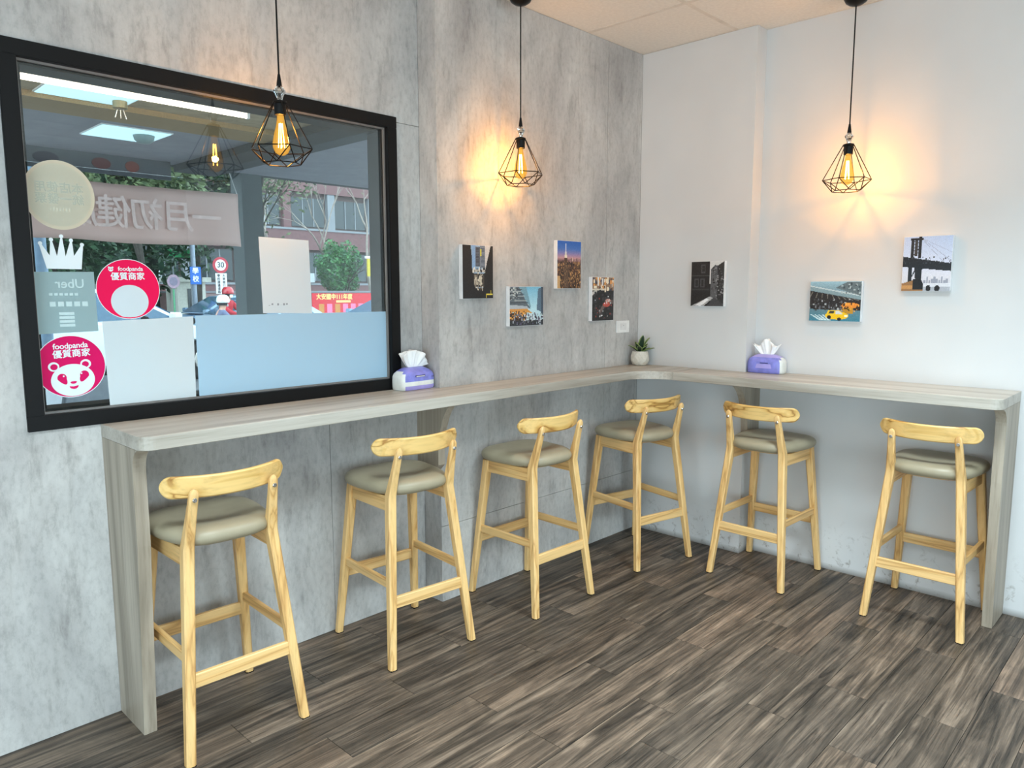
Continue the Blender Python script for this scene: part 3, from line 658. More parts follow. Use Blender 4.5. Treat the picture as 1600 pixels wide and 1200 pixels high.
# ------------------------------------------------------------------ tissue packs
PURP = plain('violet_film', (128,132,212), .3, vary=.10, nscale=30); LIL = plain('lilac_film', (168,160,226), .3); FILMW = plain('white_film', (226,230,226), .32, vary=.05, nscale=30); TISS = plain('tissue', (240,241,240), .9, vary=.01)
NAVY = plain('film_print_navy', (60,56,110), .4)
def tissue(loc, rz, label, style):
    t = tag(empty('tissue_pack', loc, rz), label, 'tissue pack')
    lx, ly, h = .10, .050, .074
    def shp(k, z): return [(math.copysign(abs(math.cos(2*PI*i/40))**.42, math.cos(2*PI*i/40))*lx*k[0], math.copysign(abs(math.sin(2*PI*i/40))**.42, math.sin(2*PI*i/40))*ly*k[1], z) for i in range(40)]
    rings = [shp(k, z) for k, z in (((.97,.93),.001),((1.0,1.0),.008),((1.0,1.01),.020),((1.0,1.02),.030),((1.0,1.02),.040),((1.0,1.01),.048),((.995,1.0),.053),((.99,1.0),.062),((.93,.93),.076),((.80,.78),.087),((.62,.52),.097),((.50,.24),.102))]
    o = MB().loft(rings).build('wrapper', FILMW, t, smooth=50)
    o.data.materials.append(PURP); o.data.materials.append(LIL)
    for p in o.data.polygons:
        c = p.center
        if style == 0:   # violet upper with white belt
            if c.z > .052 and c.x > -.085: p.material_index = 1
            elif c.z < .022 and c.x > -.085: p.material_index = 2
            elif .040 < c.z < .053 and c.x > -.085: p.material_index = 1
        else:
            if c.x < .085 and abs(c.y) > -1: p.material_index = 1
            if c.z > .09: p.material_index = 2
    # printed marks on the front and the opening flap
    MB().box((-.030,-.0535,.060), (.026,-.0505,.068)).build('printed_label', NAVY, t) if style == 0 else MB().prism([(-.045,.028),(.045,.028),(.038,.052),(-.038,.052)], -.0530, -.0512, 'y').build('printed_label', LIL, t)
    MB().box((-.028,-.0538,.061), (.024,-.0530,.0645)).build('printed_label', FILMW, t) if style == 0 else MB().box((-.020,-.0536,.055), (.024,-.0510,.059)).build('printed_label', NAVY, t)
    if style == 0: MB().lathe([(0,0),(.008,0),(.008,.001),(0,.001)], 12).build('printed_label', NAVY, t).location = (.078,-.046,.056)
    # pulled tissue: pleated fan
    m = MB(); vs = []; fs = []; NU, NV = 28, 9
    for layer in (0, 1):
        b = len(vs)
        for j in range(NV+1):
            s_ = j/NV
            for i in range(NU+1):
                u = i/NU*2-1; flare = .030 + (.046 if style else .056)*s_**.8
                top = (.082 - .030*abs(u+.15)**1.6) if not style else (.072 + .016*math.cos(u*5.0) - .014*abs(u))
                if not style and u > .45: top -= .035*(u-.45)/.55
                x = u*flare + (.010 if not style else -.004)*s_; y = (.010*math.sin(u*9+layer*2)+ .006*math.sin(u*21))*s_ + (layer-.5)*.010*(1-.3*s_) + (.012 if layer else -.008)*s_*s_
                vs.append((x, y, .099 + top*s_))
        fs += [(b+j*(NU+1)+i, b+j*(NU+1)+i+1, b+(j+1)*(NU+1)+i+1, b+(j+1)*(NU+1)+i) for j in range(NV) for i in range(NU)]
    me = bpy.data.meshes.new('tissue'); me.from_pydata(vs, [], fs); me.materials.append(TISS); me.polygons.foreach_set('use_smooth', [True]*len(fs))
    o = bpy.data.objects.new('tissue', me); col.objects.link(o); o.parent = t; sm = o.modifiers.new('thick', 'SOLIDIFY'); sm.thickness = .0006
tissue((-1.722, .066, CZ+.0005), R(3), 'violet and white tissue pack on the counter beside the window frame', 0)
tissue((.048, -.823, CZ+.0005), R(-86), 'violet tissue pack on the counter against the white wall', 1)

# ------------------------------------------------------------------ stickers and sheets on the window pane
def flat(name, poly, mat, parent, d0, d1, c=(0,0)):
    """thin sheet against the pane: outline in (x, z), between depths d0 and d1 in front of the glass"""
    return MB().prism([(x-c[0], z-c[1]) for x, z in poly], -d1, -d0, 'y').build(name, mat, parent)
def disc(cx, cz, rx, rz, n=48, a=0): return [(cx+rx*math.cos(2*PI*k/n)*math.cos(a)-rz*math.sin(2*PI*k/n)*math.sin(a), cz+rx*math.cos(2*PI*k/n)*math.sin(a)+rz*math.sin(2*PI*k/n)*math.cos(a)) for k in range(n)]
def sticker(name, cx, cz, label, cat='sticker'): return tag(empty(name, (cx, GY-.0002, cz)), label, cat)
PINK = plain('sticker_pink', (214,0,96), .5, vary=.01, spec=.2); PINKH = plain('sticker_hot_pink', (236,4,84), .5, vary=.01, spec=.2); INKW = plain('sticker_white', (226,238,244), .45, vary=.01)
def film(name, rgb, alpha):
    t = NT(name); t.b.inputs['Base Color'].default_value = lin(*rgb); t.b.inputs['Roughness'].default_value = .5
    tl = t.node('ShaderNodeBsdfTranslucent'); tl.inputs[0].default_value = lin(*rgb); mx = t.node('ShaderNodeMixShader'); mx.inputs[0].default_value = .35
    t.link(t.b.outputs[0], mx.inputs[1]); t.link(tl.outputs[0], mx.inputs[2])
    tr = t.node('ShaderNodeBsdfTransparent'); m2 = t.node('ShaderNodeMixShader'); m2.inputs[0].default_value = alpha
    t.link(tr.outputs[0], m2.inputs[1]); t.link(mx.outputs[0], m2.inputs[2]); t.link(m2.outputs[0], t.out.inputs['Surface']); return t.m
# frosted film
s_ = sticker('frosted_film', -2.24, 1.25, 'wide pale blue frosted film across the lower window', 'window film')
flat('film_sheet', [(-2.684,1.101),(-1.805,1.101),(-1.805,1.408),(-2.684,1.410)], film('frost_blue', (196,228,246), .97), s_, 0, .0004, (-2.24,1.25))
# white sheets
def sheet(name, poly, label, mat, bulge=.004):
    cx = sum(p[0] for p in poly)/4; cz = sum(p[1] for p in poly)/4; t = sticker(name, cx, cz, label, 'paper sheet')
    N = 12; vs = []; fs = []
    for side in (0, 1):
        b = len(vs)
        for j in range(N+1):
            for i in range(N+1):
                u, v = i/N, j/N; p = [(1-u)*(1-v)*poly[0][k]+u*(1-v)*poly[1][k]+u*v*poly[2][k]+(1-u)*v*poly[3][k] for k in (0,1)]
                d = .0012 + bulge*(.5+.5*math.sin(u*5+v*3.1+cx))*math.sin(PI*u)*math.sin(PI*v) + (.0006 if side else 0)
                vs.append((p[0]-cx, -d, p[1]-cz))
        q = [(b+j*(N+1)+i, b+j*(N+1)+i+1, b+(j+1)*(N+1)+i+1, b+(j+1)*(N+1)+i) for j in range(N) for i in range(N)]; fs += q
    MB().add(vs, fs).build('sheet', mat, t, smooth=60); return t, cx, cz
t, cx, cz = sheet('poster_back', [(-2.997,1.103),(-2.697,1.103),(-2.692,1.408),(-3.004,1.398)], 'large white poster seen from behind, taped left of the frosted film', film('poster_white', (232,242,246), .98), .005)
t, cx, cz = sheet('paper_sheet', [(-2.412,1.414),(-2.191,1.408),(-2.197,1.710),(-2.418,1.714)], 'tall white paper sheet taped above the frosted film', film('paper_white', (236,242,245), .985), .003)
inkg = plain('faint_ink', (150,156,162), .8)
for k in range(6): MB().box((-.085+k*.013+(.012 if k > 1 else 0), -.0068, -.118+.002*(k%2)), (-.078+k*.013+(.012 if k > 1 else 0), -.0062, -.1165+.007*(k%3 != 0))).build('ink_mark', inkg, t)
# grey app sticker seen from the back
t = sticker('square_sticker', -3.112, 1.463, 'square grey sticker with faint mirrored lettering under the crown')
flat('sticker_sheet', [(-3.207,1.563),(-3.019,1.566),(-3.017,1.366),(-3.196,1.362)], film('sticker_grey', (176,204,208), .96), t, 0, .0004, (-3.112,1.463))
gtxt = plain('sticker_ghost_ink', (196,220,222), .5, vary=.01)
lettering('lettering', 'Uber', .042, gtxt, t, (.018, -.0007, .062), mirror=True, bold=.0006)
for z, x0, x1 in ((.028,-.045,.045),):
    for k in range(6): MB().box((x0+k*.015, -.0008, z-.004), (x0+k*.015+.010, -.0005, z+.004)).build('ghost_mark', gtxt, t)
for k in range(5): MB().box((-.045+k*.024, -.0008, -.012), (-.045+k*.024+.017, -.0005, .004)).build('ghost_mark', gtxt, t)
for z in (-.035,-.048,-.061,-.074): MB().box((-.020,-.0008,z-.005), (.025,-.0005,z+.004)).build('ghost_mark', gtxt, t)
# crown
t = sticker('crown_sticker', -3.108, 1.62, 'white crown shaped sticker above the square grey sticker')
cr = [(-3.157,1.574),(-3.055,1.574),(-3.046,1.650),(-3.053,1.652),(-3.075,1.617),(-3.078,1.664),(-3.084,1.664),(-3.100,1.615),(-3.106,1.674),(-3.112,1.674),(-3.125,1.615),(-3.136,1.664),(-3.142,1.664),(-3.146,1.617),(-3.167,1.652),(-3.174,1.650)]
flat('crown', cr, INKW, t, 0, .0004, (-3.108,1.62))
for x, z in ((-3.049,1.655),(-3.081,1.668),(-3.109,1.680),(-3.139,1.668),(-3.171,1.655)): flat('crown_ball', disc(x, z, .0062, .0062, 20), INKW, t, .0001, .0005, (-3.108,1.62))
# round beige sticker
t = sticker('round_sticker', -3.105, 1.812, 'large round cream sticker with mirrored grey characters, top left of the window')
flat('sticker_disc', disc(0,0,.105,.111), film('cream_rim', (232,226,206), .97), t, 0, .0004)
flat('sticker_face', disc(0,0,.094,.100), film('cream_face', (228,228,208), .98), t, .0004, .0007)
ink2 = plain('grey_green_ink', (178,186,172), .6, vary=.01)
lettering('lettering', '本店使用', .036, ink2, t, (0, -.0009, .022), mirror=True, bold=.0006)
lettering('lettering', '統一發票', .036, ink2, t, (0, -.0009, -.014), mirror=True, bold=.0006)
for k in range(7): MB().box((-.03+k*.009, -.0009, -.052), (-.026+k*.009, -.0007, -.040)).build('ghost_mark', plain('cream_ghost', (206,208,190), .6), t)
# pink round stickers
def pink(cx, cz, rx, rz, mat, label, logo):
    t = sticker('round_sticker', cx, cz, label)
    flat('sticker_rim', disc(0,0,rx+.0022,rz+.0022), INKW, t, 0, .0003)
    flat('sticker_disc', disc(0,0,rx,rz), mat, t, .0003, .0006)
    if logo:
        lettering('lettering', 'foodpanda', .0262, INKW, t, (.002, -.0009, .069), bold=.0005, rot=.03, spacing=.95)
        lettering('lettering', '優質商家', .0285, INKW, t, (.004, -.0009, .042), bold=.0007, rot=.03)
        for s in (-1, 1):
            flat('panda_ear', disc(.048*s-.004,.004+.002*s,.0165,.0155,24), INKW, t, .0006, .0008); flat('ear_inside', disc(.047*s-.004,.003+.002*s,.0108,.010,24), mat, t, .0008, .0010)
        hd = [(x, z) for x, z in disc(.003,-.046,.066,.054,60,.03)]
        hd = [(x, z) if (x/(rx))**2+(z/rz)**2 < 1 else (x*1.0/math.hypot(x/rx, z/rz), z/math.hypot(x/rx, z/rz)) for x, z in hd]
        flat('panda_face', hd, INKW, t, .0010, .0012)
        for s in (-1, 1):
            flat('eye_patch', [(.004+s*(.034+px), -.038+pz+.003*s) for px, pz in [(math.cos(a)*.0135*(1+.25*math.sin(a)) - .010*max(0,-math.sin(a)), math.sin(a)*.0185) for a in [2*PI*k/28 for k in range(28)]]], mat, t, .0012, .0014)
            flat('eye_spark', disc(.004+s*.027 - .002, -.028+.003*s, .0028,.0028,14), INKW, t, .0014, .0016)
        flat('nose', [(-.007,-.053),(-.002,-.0505),(.009,-.0500),(.014,-.0520),(.010,-.0575),(.004,-.0590),(-.003,-.0580)], mat, t, .0012, .0014)
        flat('mouth', [(-.010,-.0660),(.003,-.0675),(.018,-.0645),(.016,-.0710),(.010,-.0755),(.003,-.0765),(-.005,-.0740),(-.009,-.0700)], mat, t, .0012, .0014)
    else:
        lettering('lettering', 'foodpanda', .0205, INKW, t, (.010, -.0009, .070), bold=.0004, rot=.01, spacing=.95)
        flat('badge', disc(-.054,.068,.0078,.0078,20), INKW, t, .0006, .0008)
        for s in (-1, 1): flat('badge_ear', disc(-.054+s*.006,.0745,.0028,.0028,12), INKW, t, .0006, .0008); flat('badge_eye', disc(-.054+s*.0032,.068,.0018,.0022,12), mat, t, .0008, .0010)
        lettering('lettering', '優質商家', .0280, INKW, t, (.000, -.0009, .043), bold=.0007, rot=.02)
        hd = disc(.002,-.043,.062,.058,60); hd = [(x, z) if (x/rx)**2+(z/rz)**2 < .93 else (x*.96/math.hypot(x/rx, z/rz), z*.96/math.hypot(x/rx, z/rz)) for x, z in hd]
        flat('white_oval', hd, plain('sticker_pale_grey', (206,220,228), .45, vary=.01), t, .0006, .0008)
pink(-2.911, 1.508, .103, .102, PINKH, 'bright pink round sticker with white characters and pale oval above the white poster', False)
pink(-3.108, 1.251, .104, .102, PINK, 'magenta round sticker with a white panda head, bottom left of the window', True)

# ================================================================== outside the window
PAVE = plain('pavement', (120,122,124), .85, nscale=6); ROAD = plain('asphalt', (78,80,84), .85, nscale=20)
tag(MB().box((-12, .27, -.14), (16, 6.9, -.02)).build('ground', PAVE), kind='structure')
tag(MB().box((-30, 6.9, -.2), (60, 24.5, -.12)).build('ground_road', ROAD), kind='structure')
tag(MB().box((-30, 24.5, -.2), (60, 60, 0)).build('ground_far', PAVE), kind='structure')
# arcade ceiling, beams, column
WARMC = plain('arcade_soffit_beige', (176,156,126), .8, nscale=9, vary=.12); COOLC = plain('arcade_soffit_grey', (146,146,154), .8, nscale=5, vary=.05); DARKB = plain('arcade_beam_dark', (52,56,58), .7); SPK = plain('speckled_stone', (160,132,92), .8, nscale=160, vary=.25)
t = tag(empty('trim_arcade', (0, .28, 0)), kind='structure')
y_ = -.28
MB().box((-7, .0, 2.905), (-.35, 3.55+y_, 3.05)).build('soffit', WARMC, t)
MB().box((-7, 3.98+y_, 2.905), (-.35, 6.0+y_, 3.05)).build('soffit', COOLC, t)
MB().box((.12, .0, 2.905), (8, 6.0+y_, 3.05)).build('soffit', COOLC, t)
MB().box((-7, 3.55+y_, 2.862), (-.352, 3.98+y_, 3.05)).build('cross_beam', SPK, t)
MB().box((-.35, .0, 2.83), (.12, 5.998+y_, 3.05)).build('cross_beam', DARKB, t)
MB().box((-7, 6.0+y_, 2.93), (8, 6.3+y_, 3.5)).build('front_beam', DARKB, t)
MB().box((-7, 5.93+y_, 3.0), (8, 5.999+y_, 3.05)).build('front_trim', plain('trim_grey_green', (140,146,140), .7, nscale=50, vary=.2), t)
MB().box((.44, 6.0+y_, -.02), (.70, 6.28+y_, 2.93)).build('column', plain('column_slate', (66,76,78), .7), t)
MB().box((-7.2, 6.02+y_, -.02), (-6.9, 6.28+y_, 2.93)).build('column', DARKB, t); MB().box((6.5, 6.02+y_, -.02), (6.9, 6.28+y_, 2.93)).build('column', DARKB, t)
OUTP = emit('arcade_light_panel', (196,232,240), 1.0)
for (x0, x1, y0, y1, lb) in ((-2.30,-1.69,3.155,3.545,'lit square ceiling panel of the arcade, nearest the window'), (-1.62,-1.03,4.29,4.87,'lit square ceiling panel of the arcade, beyond the speckled beam')):
    c = ((x0+x1)/2, (y0+y1)/2); o = tag(empty('arcade_light', (c[0], c[1], 2.905)), lb, 'ceiling light', 'lit panels in the arcade ceiling')
    hx, hy = (x1-x0)/2, (y1-y0)/2
    MB().box((-hx, -hy, -.010), (hx, hy, -.0005)).build('light_frame', PLASTIC, o); MB().box((-hx+.012, -hy+.012, -.014), (hx-.012, hy-.012, -.0101)).build('diffuser', OUTP, o)
o = tag(empty('tube_light', (-2.2, 3.04, 2.905)), 'long bright tube light under the arcade ceiling', 'tube light')
MB().box((-1.3,-.03,-.025), (1.25,.03,-.0005)).build('tube_base', PLASTIC, o)
MB().tube([(-1.28,0,-.042), (1.23,0,-.042)], .016, 10).build('tube', emit('tube_glow', (255,236,214), 9.0), o)
for s in (-1.29, 1.24): MB().box((s-.012,-.018,-.060), (s+.012,.018,-.024)).build('end_cap', PLASTIC, o)
o = tag(empty('sprinkler', (-1.78, 3.38, 2.891)), 'small metal sprinkler under the arcade ceiling panel', 'sprinkler')
MB().lathe([(0,0),(.05,0),(.05,-.05),(.04,-.055),(0,-.055)], 16).build('base', plain('brass_dull', (150,136,104), .4, .6), o)
c_ = MB()
for k in range(3): c_.tube([(.02*(k-1),0,-.055), (.03*(k-1),0,-.09), (.04*(k-1),0,-.12)], .004, 6)
c_.build('prongs', CHROME, o)
o = MB().lathe([(0,0),(.09,0),(.08,-.04),(.05,-.065),(0,-.07)], 20).build('smoke_detector', plain('detector_grey', (130,150,150), .5), None, smooth=40); o.location = (-1.20, 4.52, 2.89); tag(o, 'round grey smoke detector beside the far arcade light panel', 'smoke detector')
# header sign strip hanging at the arcade edge
o = tag(empty('header_sign', (-2.0, 5.85, 2.80)), 'dark strip sign with oval badges under the arcade edge', 'sign')
MB().box((-.9,-.02,-.09), (1.55,.02,.11)).build('sign_board', plain('sign_slate', (74,80,86), .6), o)
for x, w, cname, cc in ((.35,.16,'dark_navy',(30,34,52)),(.85,.13,'dark_red',(84,30,34)),(1.15,.10,'dull_red',(110,50,40))):
    MB().prism([(x+p, q) for p, q in disc(0,.01,w*.7,.055,20)], -.026, -.0205, 'y').build('badge', plain(cname, cc), o)
for s in (-.8, 1.45): MB().tube([(s,0,.11), (s,0,.21)], .006, 6).build('hanger', BLACK, o)
# banner, seen from behind
o = tag(empty('cloth_banner', (-.92, 5.5, 2.29)), 'dusty pink cloth banner with faint mirrored characters, hanging outside', 'banner')
N = 40; vs = []; fs = []
for j in range(9):
    for i in range(N+1):
        u = i/N; v = j/8; sag = .05*math.sin(PI*u)*(1-v)
        vs.append((-1.15+2.22*u, .03*math.sin(u*19)*(.4+.6*v)+.02*math.sin(u*7+v*3), .30-.59*v - sag*.35*(1-v) + .010*math.sin(u*9)*v))
fs = [(j*(N+1)+i, j*(N+1)+i+1, (j+1)*(N+1)+i+1, (j+1)*(N+1)+i) for j in range(8) for i in range(N)]
me = bpy.data.meshes.new('cloth'); me.from_pydata(vs, [], fs); me.materials.append(film('banner_cloth', (232,204,196), .9)); me.polygons.foreach_set('use_smooth', [True]*len(fs))
c_ = bpy.data.objects.new('cloth', me); col.objects.link(c_); c_.parent = o; sm = c_.modifiers.new('t', 'SOLIDIFY'); sm.thickness = .002
lettering('lettering', '一月初健康', .34, plain('banner_letters', (236,210,204), .8), o, (.05, -.042, -.02), mirror=True, spacing=.85, bold=.004)
for s in (-1.13, 1.05): MB().tube([(s,0,.30), (s+.02*(1 if s>0 else -1),.3,.72)], .006, 6).build('rope', plain('rope_white', (200,200,200), .9), o)
# pale blue column by the kerb and teal awning
tag(MB().lathe([(0,0),(.085,0),(.085,3.3),(0,3.3)], 24).build('street_pillar', plain('pale_blue_paint', (136,164,190), .5), None, smooth=40, loc=(-1.49, 7.0, -.12)), 'pale blue round pillar at the left edge of the window', 'pillar')
o = tag(empty('teal_sign', (-.62, 9.0, 3.5)), 'teal box sign above the cream sticker', 'sign'); MB().box((-.75,-.1,-.22), (.75,.1,.3)).build('sign_box', plain('teal', (20,120,124), .5), o)
for s in (-.6,-.2,.2,.6): MB().box((s-.02,-.12,-.22), (s+.02,-.1,.3)).build('rib', plain('teal_dark', (14,70,84), .5), o)
MB().tube([(-.7,0,-.2),(-.7,0,-3.62)], .05, 10).build('post', DARKB, o)

# ---- vegetation
def branch(m, p, d, ln, r, depth, rnd, tips, spread=.55, upb=.12):
    pts = [p]; q = Vector(p); dd = Vector(d)
    for k in range(3):
        dd = (dd + Vector((rnd.uniform(-1,1), rnd.uniform(-1,1), rnd.uniform(-.3,1)*upb*3))*.14).normalized(); q = q + dd*ln/3; pts.append(tuple(q))
    m.tube(pts, [r, r*.88, r*.76, r*.62], 6 if depth > 2 else 4); tips.append(tuple(q))
    if depth <= 0: return
    for k in range(2 if depth > 3 else rnd.choice((2,3))):
        nd = (dd + Vector((rnd.uniform(-1,1), rnd.uniform(-1,1), rnd.uniform(-.5,.9)))*spread).normalized()
        branch(m, tuple(q), nd, ln*rnd.uniform(.66,.86), r*.60, depth-1, rnd, tips, spread, upb)
def leaves(n, c, rad, size, rnd, tips=None):
    vs = []; fs = []
    for _ in range(n):
        if tips: b = rnd.choice(tips); p = [b[k] + rnd.gauss(0, rad[k]) for k in range(3)]
        else:
            while True:
                q = [rnd.uniform(-1,1) for _ in range(3)]; l = sum(x*x for x in q)
                if .25 < l < 1: break
            w = 1 + .18*math.sin(q[0]*7+q[2]*5); p = [c[k]+q[k]*rad[k]*w for k in range(3)]
        a = Vector((rnd.gauss(0,1), rnd.gauss(0,1), rnd.gauss(0,.6))).normalized(); b = a.cross(Vector((rnd.gauss(0,1), rnd.gauss(0,1), rnd.gauss(0,1)))).normalized(); s = size*rnd.uniform(.6,1.3)
        P0 = Vector(p); i = len(vs); vs += [tuple(P0-a*s), tuple(P0-b*s*.45), tuple(P0+a*s), tuple(P0+b*s*.45)]; fs.append((i,i+1,i+2,i+3))
    return vs, fs
LF1 = m_leaf('evergreen_leaf', (26,52,42), (56,92,60)); LF2 = m_leaf('olive_leaf', (62,78,52), (104,118,78)); LF3 = m_leaf('fresh_leaf', (34,92,60), (70,134,70)); LF4 = m_leaf('bluish_leaf', (30,72,66), (60,112,92))
BARKD = plain('dark_bark', (54,50,46), .9, nscale=8, vary=.2); BARKL = plain('pale_bark', (146,136,128), .9, nscale=8, vary=.15)
def tree(name, x, y, h, r, depth, lf, nl, size, bark, seed, label, crown=None, spread=.55, group='trees across the street', gauss=.5, first=.35):
    rnd = random.Random(seed); o = tag(empty(name, (x, y, -.12 if y < 24.5 else 0)), label, 'tree', group)
    m = MB(); tips = []; branch(m, (0,0,0), (rnd.uniform(-.06,.06),0,1), h*first, r, depth, rnd, tips, spread)
    m.build('trunk', bark, o)
    if nl:
        vs, fs = leaves(nl, *(crown if crown else ((0,0,0),(gauss,gauss,gauss))), size, rnd, None if crown else tips[3:])
        MB().add(vs, fs).build('foliage', lf, o)
T = 'dark evergreen street tree '
tree('evergreen_tree', 1.2, 17.5, 7.5, .20, 4, LF1, 7000, .13, BARKD, 3, T+'left of the rest, behind the pale blue pillar', ((0,0,4.7),(2.1,1.8,3.2)))
tree('evergreen_tree', 3.6, 21.3, 8.5, .24, 4, LF1, 9000, .14, BARKD, 4, T+'behind the pink round stickers', ((0,0,5.2),(2.5,2.0,3.5)))
tree('evergreen_tree', 7.9, 25.0, 9, .26, 4, LF1, 8000, .15, BARKD, 5, T+'above the round speed limit sign', ((0,0,5.9),(2.5,2.0,3.4)))
tree('olive_tree', 2.6, 15.6, 6.5, .12, 4, LF2, 5000, .09, BARKD, 6, 'olive green tree seen above the pink banner', ((0,0,4.7),(1.9,1.3,1.25)))
tree('olive_tree', 7.6, 18.75, 7, .15, 5, LF2, 2600, .08, BARKD, 7, 'sparse olive tree with dark branches by the slate column', None, .6, gauss=.35)
tree('olive_tree', 9.6, 22.8, 6, .10, 5, LF2, 2500, .10, BARKD, 8, 'thin olive tree behind the white paper sheet', None, .6, gauss=.45)
for i, (x, y, h, sd) in enumerate(((14.0,29.6,11.5,11),(17.4,30.6,11,12),(19.2,29.8,12,13))):
    tree('bare_tree', x, y, h, .13, 6, LF2, 500 if i != 1 else 0, .08, BARKL, sd, ['pale bare tree with forked trunk above the red notice banner','pale bare tree whose trunk rises behind the green bush','bare pale tree at the right edge of the window view'][i], None, .62, 'bare trees across the street', .4, .22)
rnd = random.Random(9)
o = tag(empty('green_bush', (17.0, 29.4, 0)), 'dense round green bush above the red notice banner', 'bush'); m = MB(); tips = []; branch(m, (0,0,0), (0,0,1), 1.1, .09, 3, rnd, tips); m.build('trunk', BARKD, o)
vs, fs = leaves(4200, (0,0,2.6), (1.15,.8,1.35), .10, rnd); MB().add(vs, fs).build('foliage', LF3, o)
o = tag(empty('hedge', (2.4, 27.2, 0)), 'dark hedge behind the parked cars', 'hedge'); vs, fs = leaves(9000, (0,0,1.6), (5.2,.6,2.2), .16, rnd); MB().add(vs, fs).build('foliage', LF1, o)
MB().box((-5.0,-.2,0), (5.0,.2,2.8)).build('shade_core', plain('hedge_inner', (18,30,26), .95, nscale=3, vary=.3), o)  # added solid box, its dark colour stands in for shade deep in the leaves

# ---- buildings
BR = plain('red_brown_tile', (108,76,78), .8, nscale=6, vary=.1); GLD = plain('dark_window', (40,52,58), .15); GRC = plain('grey_render', (128,132,138), .85, nscale=2)
o = tag(empty('school_building', (24, 38, 0)), 'red brown school building with grey columns behind the bare trees', 'building')
MB().box((-14,0,0), (16,8,15)).build('wall', plain('building_shade_wall', (92,78,78), .9), o)
for z in (0, 4.0, 7.4, 10.8, 14.0):
    h = 1.9 if z == 0 else 1.15
    MB().box((-14,-.35,z), (16,-.001,z+h)).build('wall_band', BR, o); MB().box((-14,-.40,z+h), (16,-.0,z+h+.12)).build('ledge', GRC, o)
for k in range(11): MB().box((-14+k*3-.25,-.3,1.9), (-14+k*3+.25,-.001,14)).build('pillar', GRC if k % 3 else BR, o)
for fl_, z in enumerate((2.05, 5.3, 8.7, 12.1)):
    for k in range(10):
        w = MB().box((-13.6+k*3,-.08,z+.1), (-11.4+k*3,-.002,z+1.8)).build('window', GLD, o)
        for q in (.72, 1.46): MB().box((-13.6+k*3+q-.03,-.12,z+.1), (-13.6+k*3+q+.03,-.081,z+1.8)).build('mullion', GRC, w)
        if (k+fl_) % 3 == 0: MB().box((-13.4+k*3,-.6,z-.0), (-12.5+k*3,-.4,z+.55)).build('air_unit', plain('ac_white', (170,176,180), .6), o)
o = tag(empty('apartment_block', (-6, 44, 0)), 'dark apartment block beyond the evergreen trees', 'building')
MB().box((-16,0,0), (14,8,22)).build('wall', plain('block_wall', (84,88,88), .9), o)
for fz in range(6):
    for k in range(9): MB().box((-15+k*3.2,-.06,1.2+fz*3.4), (-13+k*3.2,-.001,3.0+fz*3.4)).build('window', GLD, o)
o = tag(empty('guard_house', (8.42, 27.0, 0)), 'small white guard house with a narrow dark window', 'hut')
WH2 = plain('hut_white', (206,206,196), .8); MB().box((-.55,-.5,0), (.55,.6,1.88)).build('wall', WH2, o); MB().box((-.72,-.68,1.88), (.72,.75,2.06)).build('roof', WH2, o)
f_ = MB().box((-.16,-.53,.85), (.04,-.5,1.62)).build('window', GLD, o); MB().box((.3,-.52,0), (.34,-.5,1.6)).build('door_edge', GRC, o)
o = tag(empty('school_wall', (14, 28.2, 0)), 'low pinkish school wall running behind the parked cars', 'wall'); MB().box((-8,0,0), (12,.25,1.45)).build('wall', plain('pink_plaster', (150,124,124), .9, nscale=3), o); MB().box((-8,-.05,1.45), (12,.3,1.53)).build('coping', GRC, o)
# red notice banner
o = tag(empty('notice_banner', (16.9, 28.178, .82)), 'red notice banner with yellow characters on the school wall', 'banner')
MB().box((-2.2,-.02,-.62), (2.2,.02,.60)).build('banner_sheet', plain('banner_red', (208,34,52), .7), o)
lettering('lettering', '大安國中111年度', .29, plain('yellow_ink', (244,220,130), .7), o, (-.98,-.024,.42), bold=.008, sx=.92)
for k in range(8): MB().box((-1.85+k*.44,-.026,-.55), (-1.57+k*.44,-.021,.10)).build('name_column', plain('ochre_ink', (196,130,60), .7) if k in (0,2) else plain('pink_ink', (226,120,160), .7), o)
MB().box((-.9,-.026,.16), (-.1,-.021,.26)).build('name_column', plain('yellow_ink', (244,220,130)), o)
o = tag(empty('notice_board', (14.42, 28.199, .9)), 'small pale blue notice board left of the red banner', 'notice board'); MB().box((-.2,-.04,-.45), (.2,.0,.50)).build('board', plain('board_frame', (130,140,160), .5), o); MB().box((-.14,-.05,-.38), (.14,-.041,.43)).build('sheet', plain('board_blue', (130,190,226), .5), o)
o = tag(empty('yellow_sign', (16.95, 26.2, 0)), 'yellow hanging sign at the right edge of the window', 'sign'); MB().tube([(.3,0,0),(.3,0,3.2)], .06, 8).build('post', GRC, o); MB().box((-.5,-.03,2.2), (.4,.03,3.0)).build('sign_panel', plain('sign_yellow', (196,176,40), .6), o); MB().box((-.6,-.05,3.02), (.45,.05,3.12)).build('bar', PLASTIC, o)
o = tag(empty('green_awning', (7.3, 24.6, 0)), 'small green awning left of the speed limit sign', 'awning')
MB().prism([(-.45,3.0),(.45,3.0),(.38,2.72),(-.30,2.72)], -.2, .2, 'y').build('canopy', plain('awning_green', (20,140,80), .6), o)
for s in (-.3,.32): MB().tube([(s,0,0),(s,0,2.73)], .03, 6).build('post', GRC, o)
# traffic signs


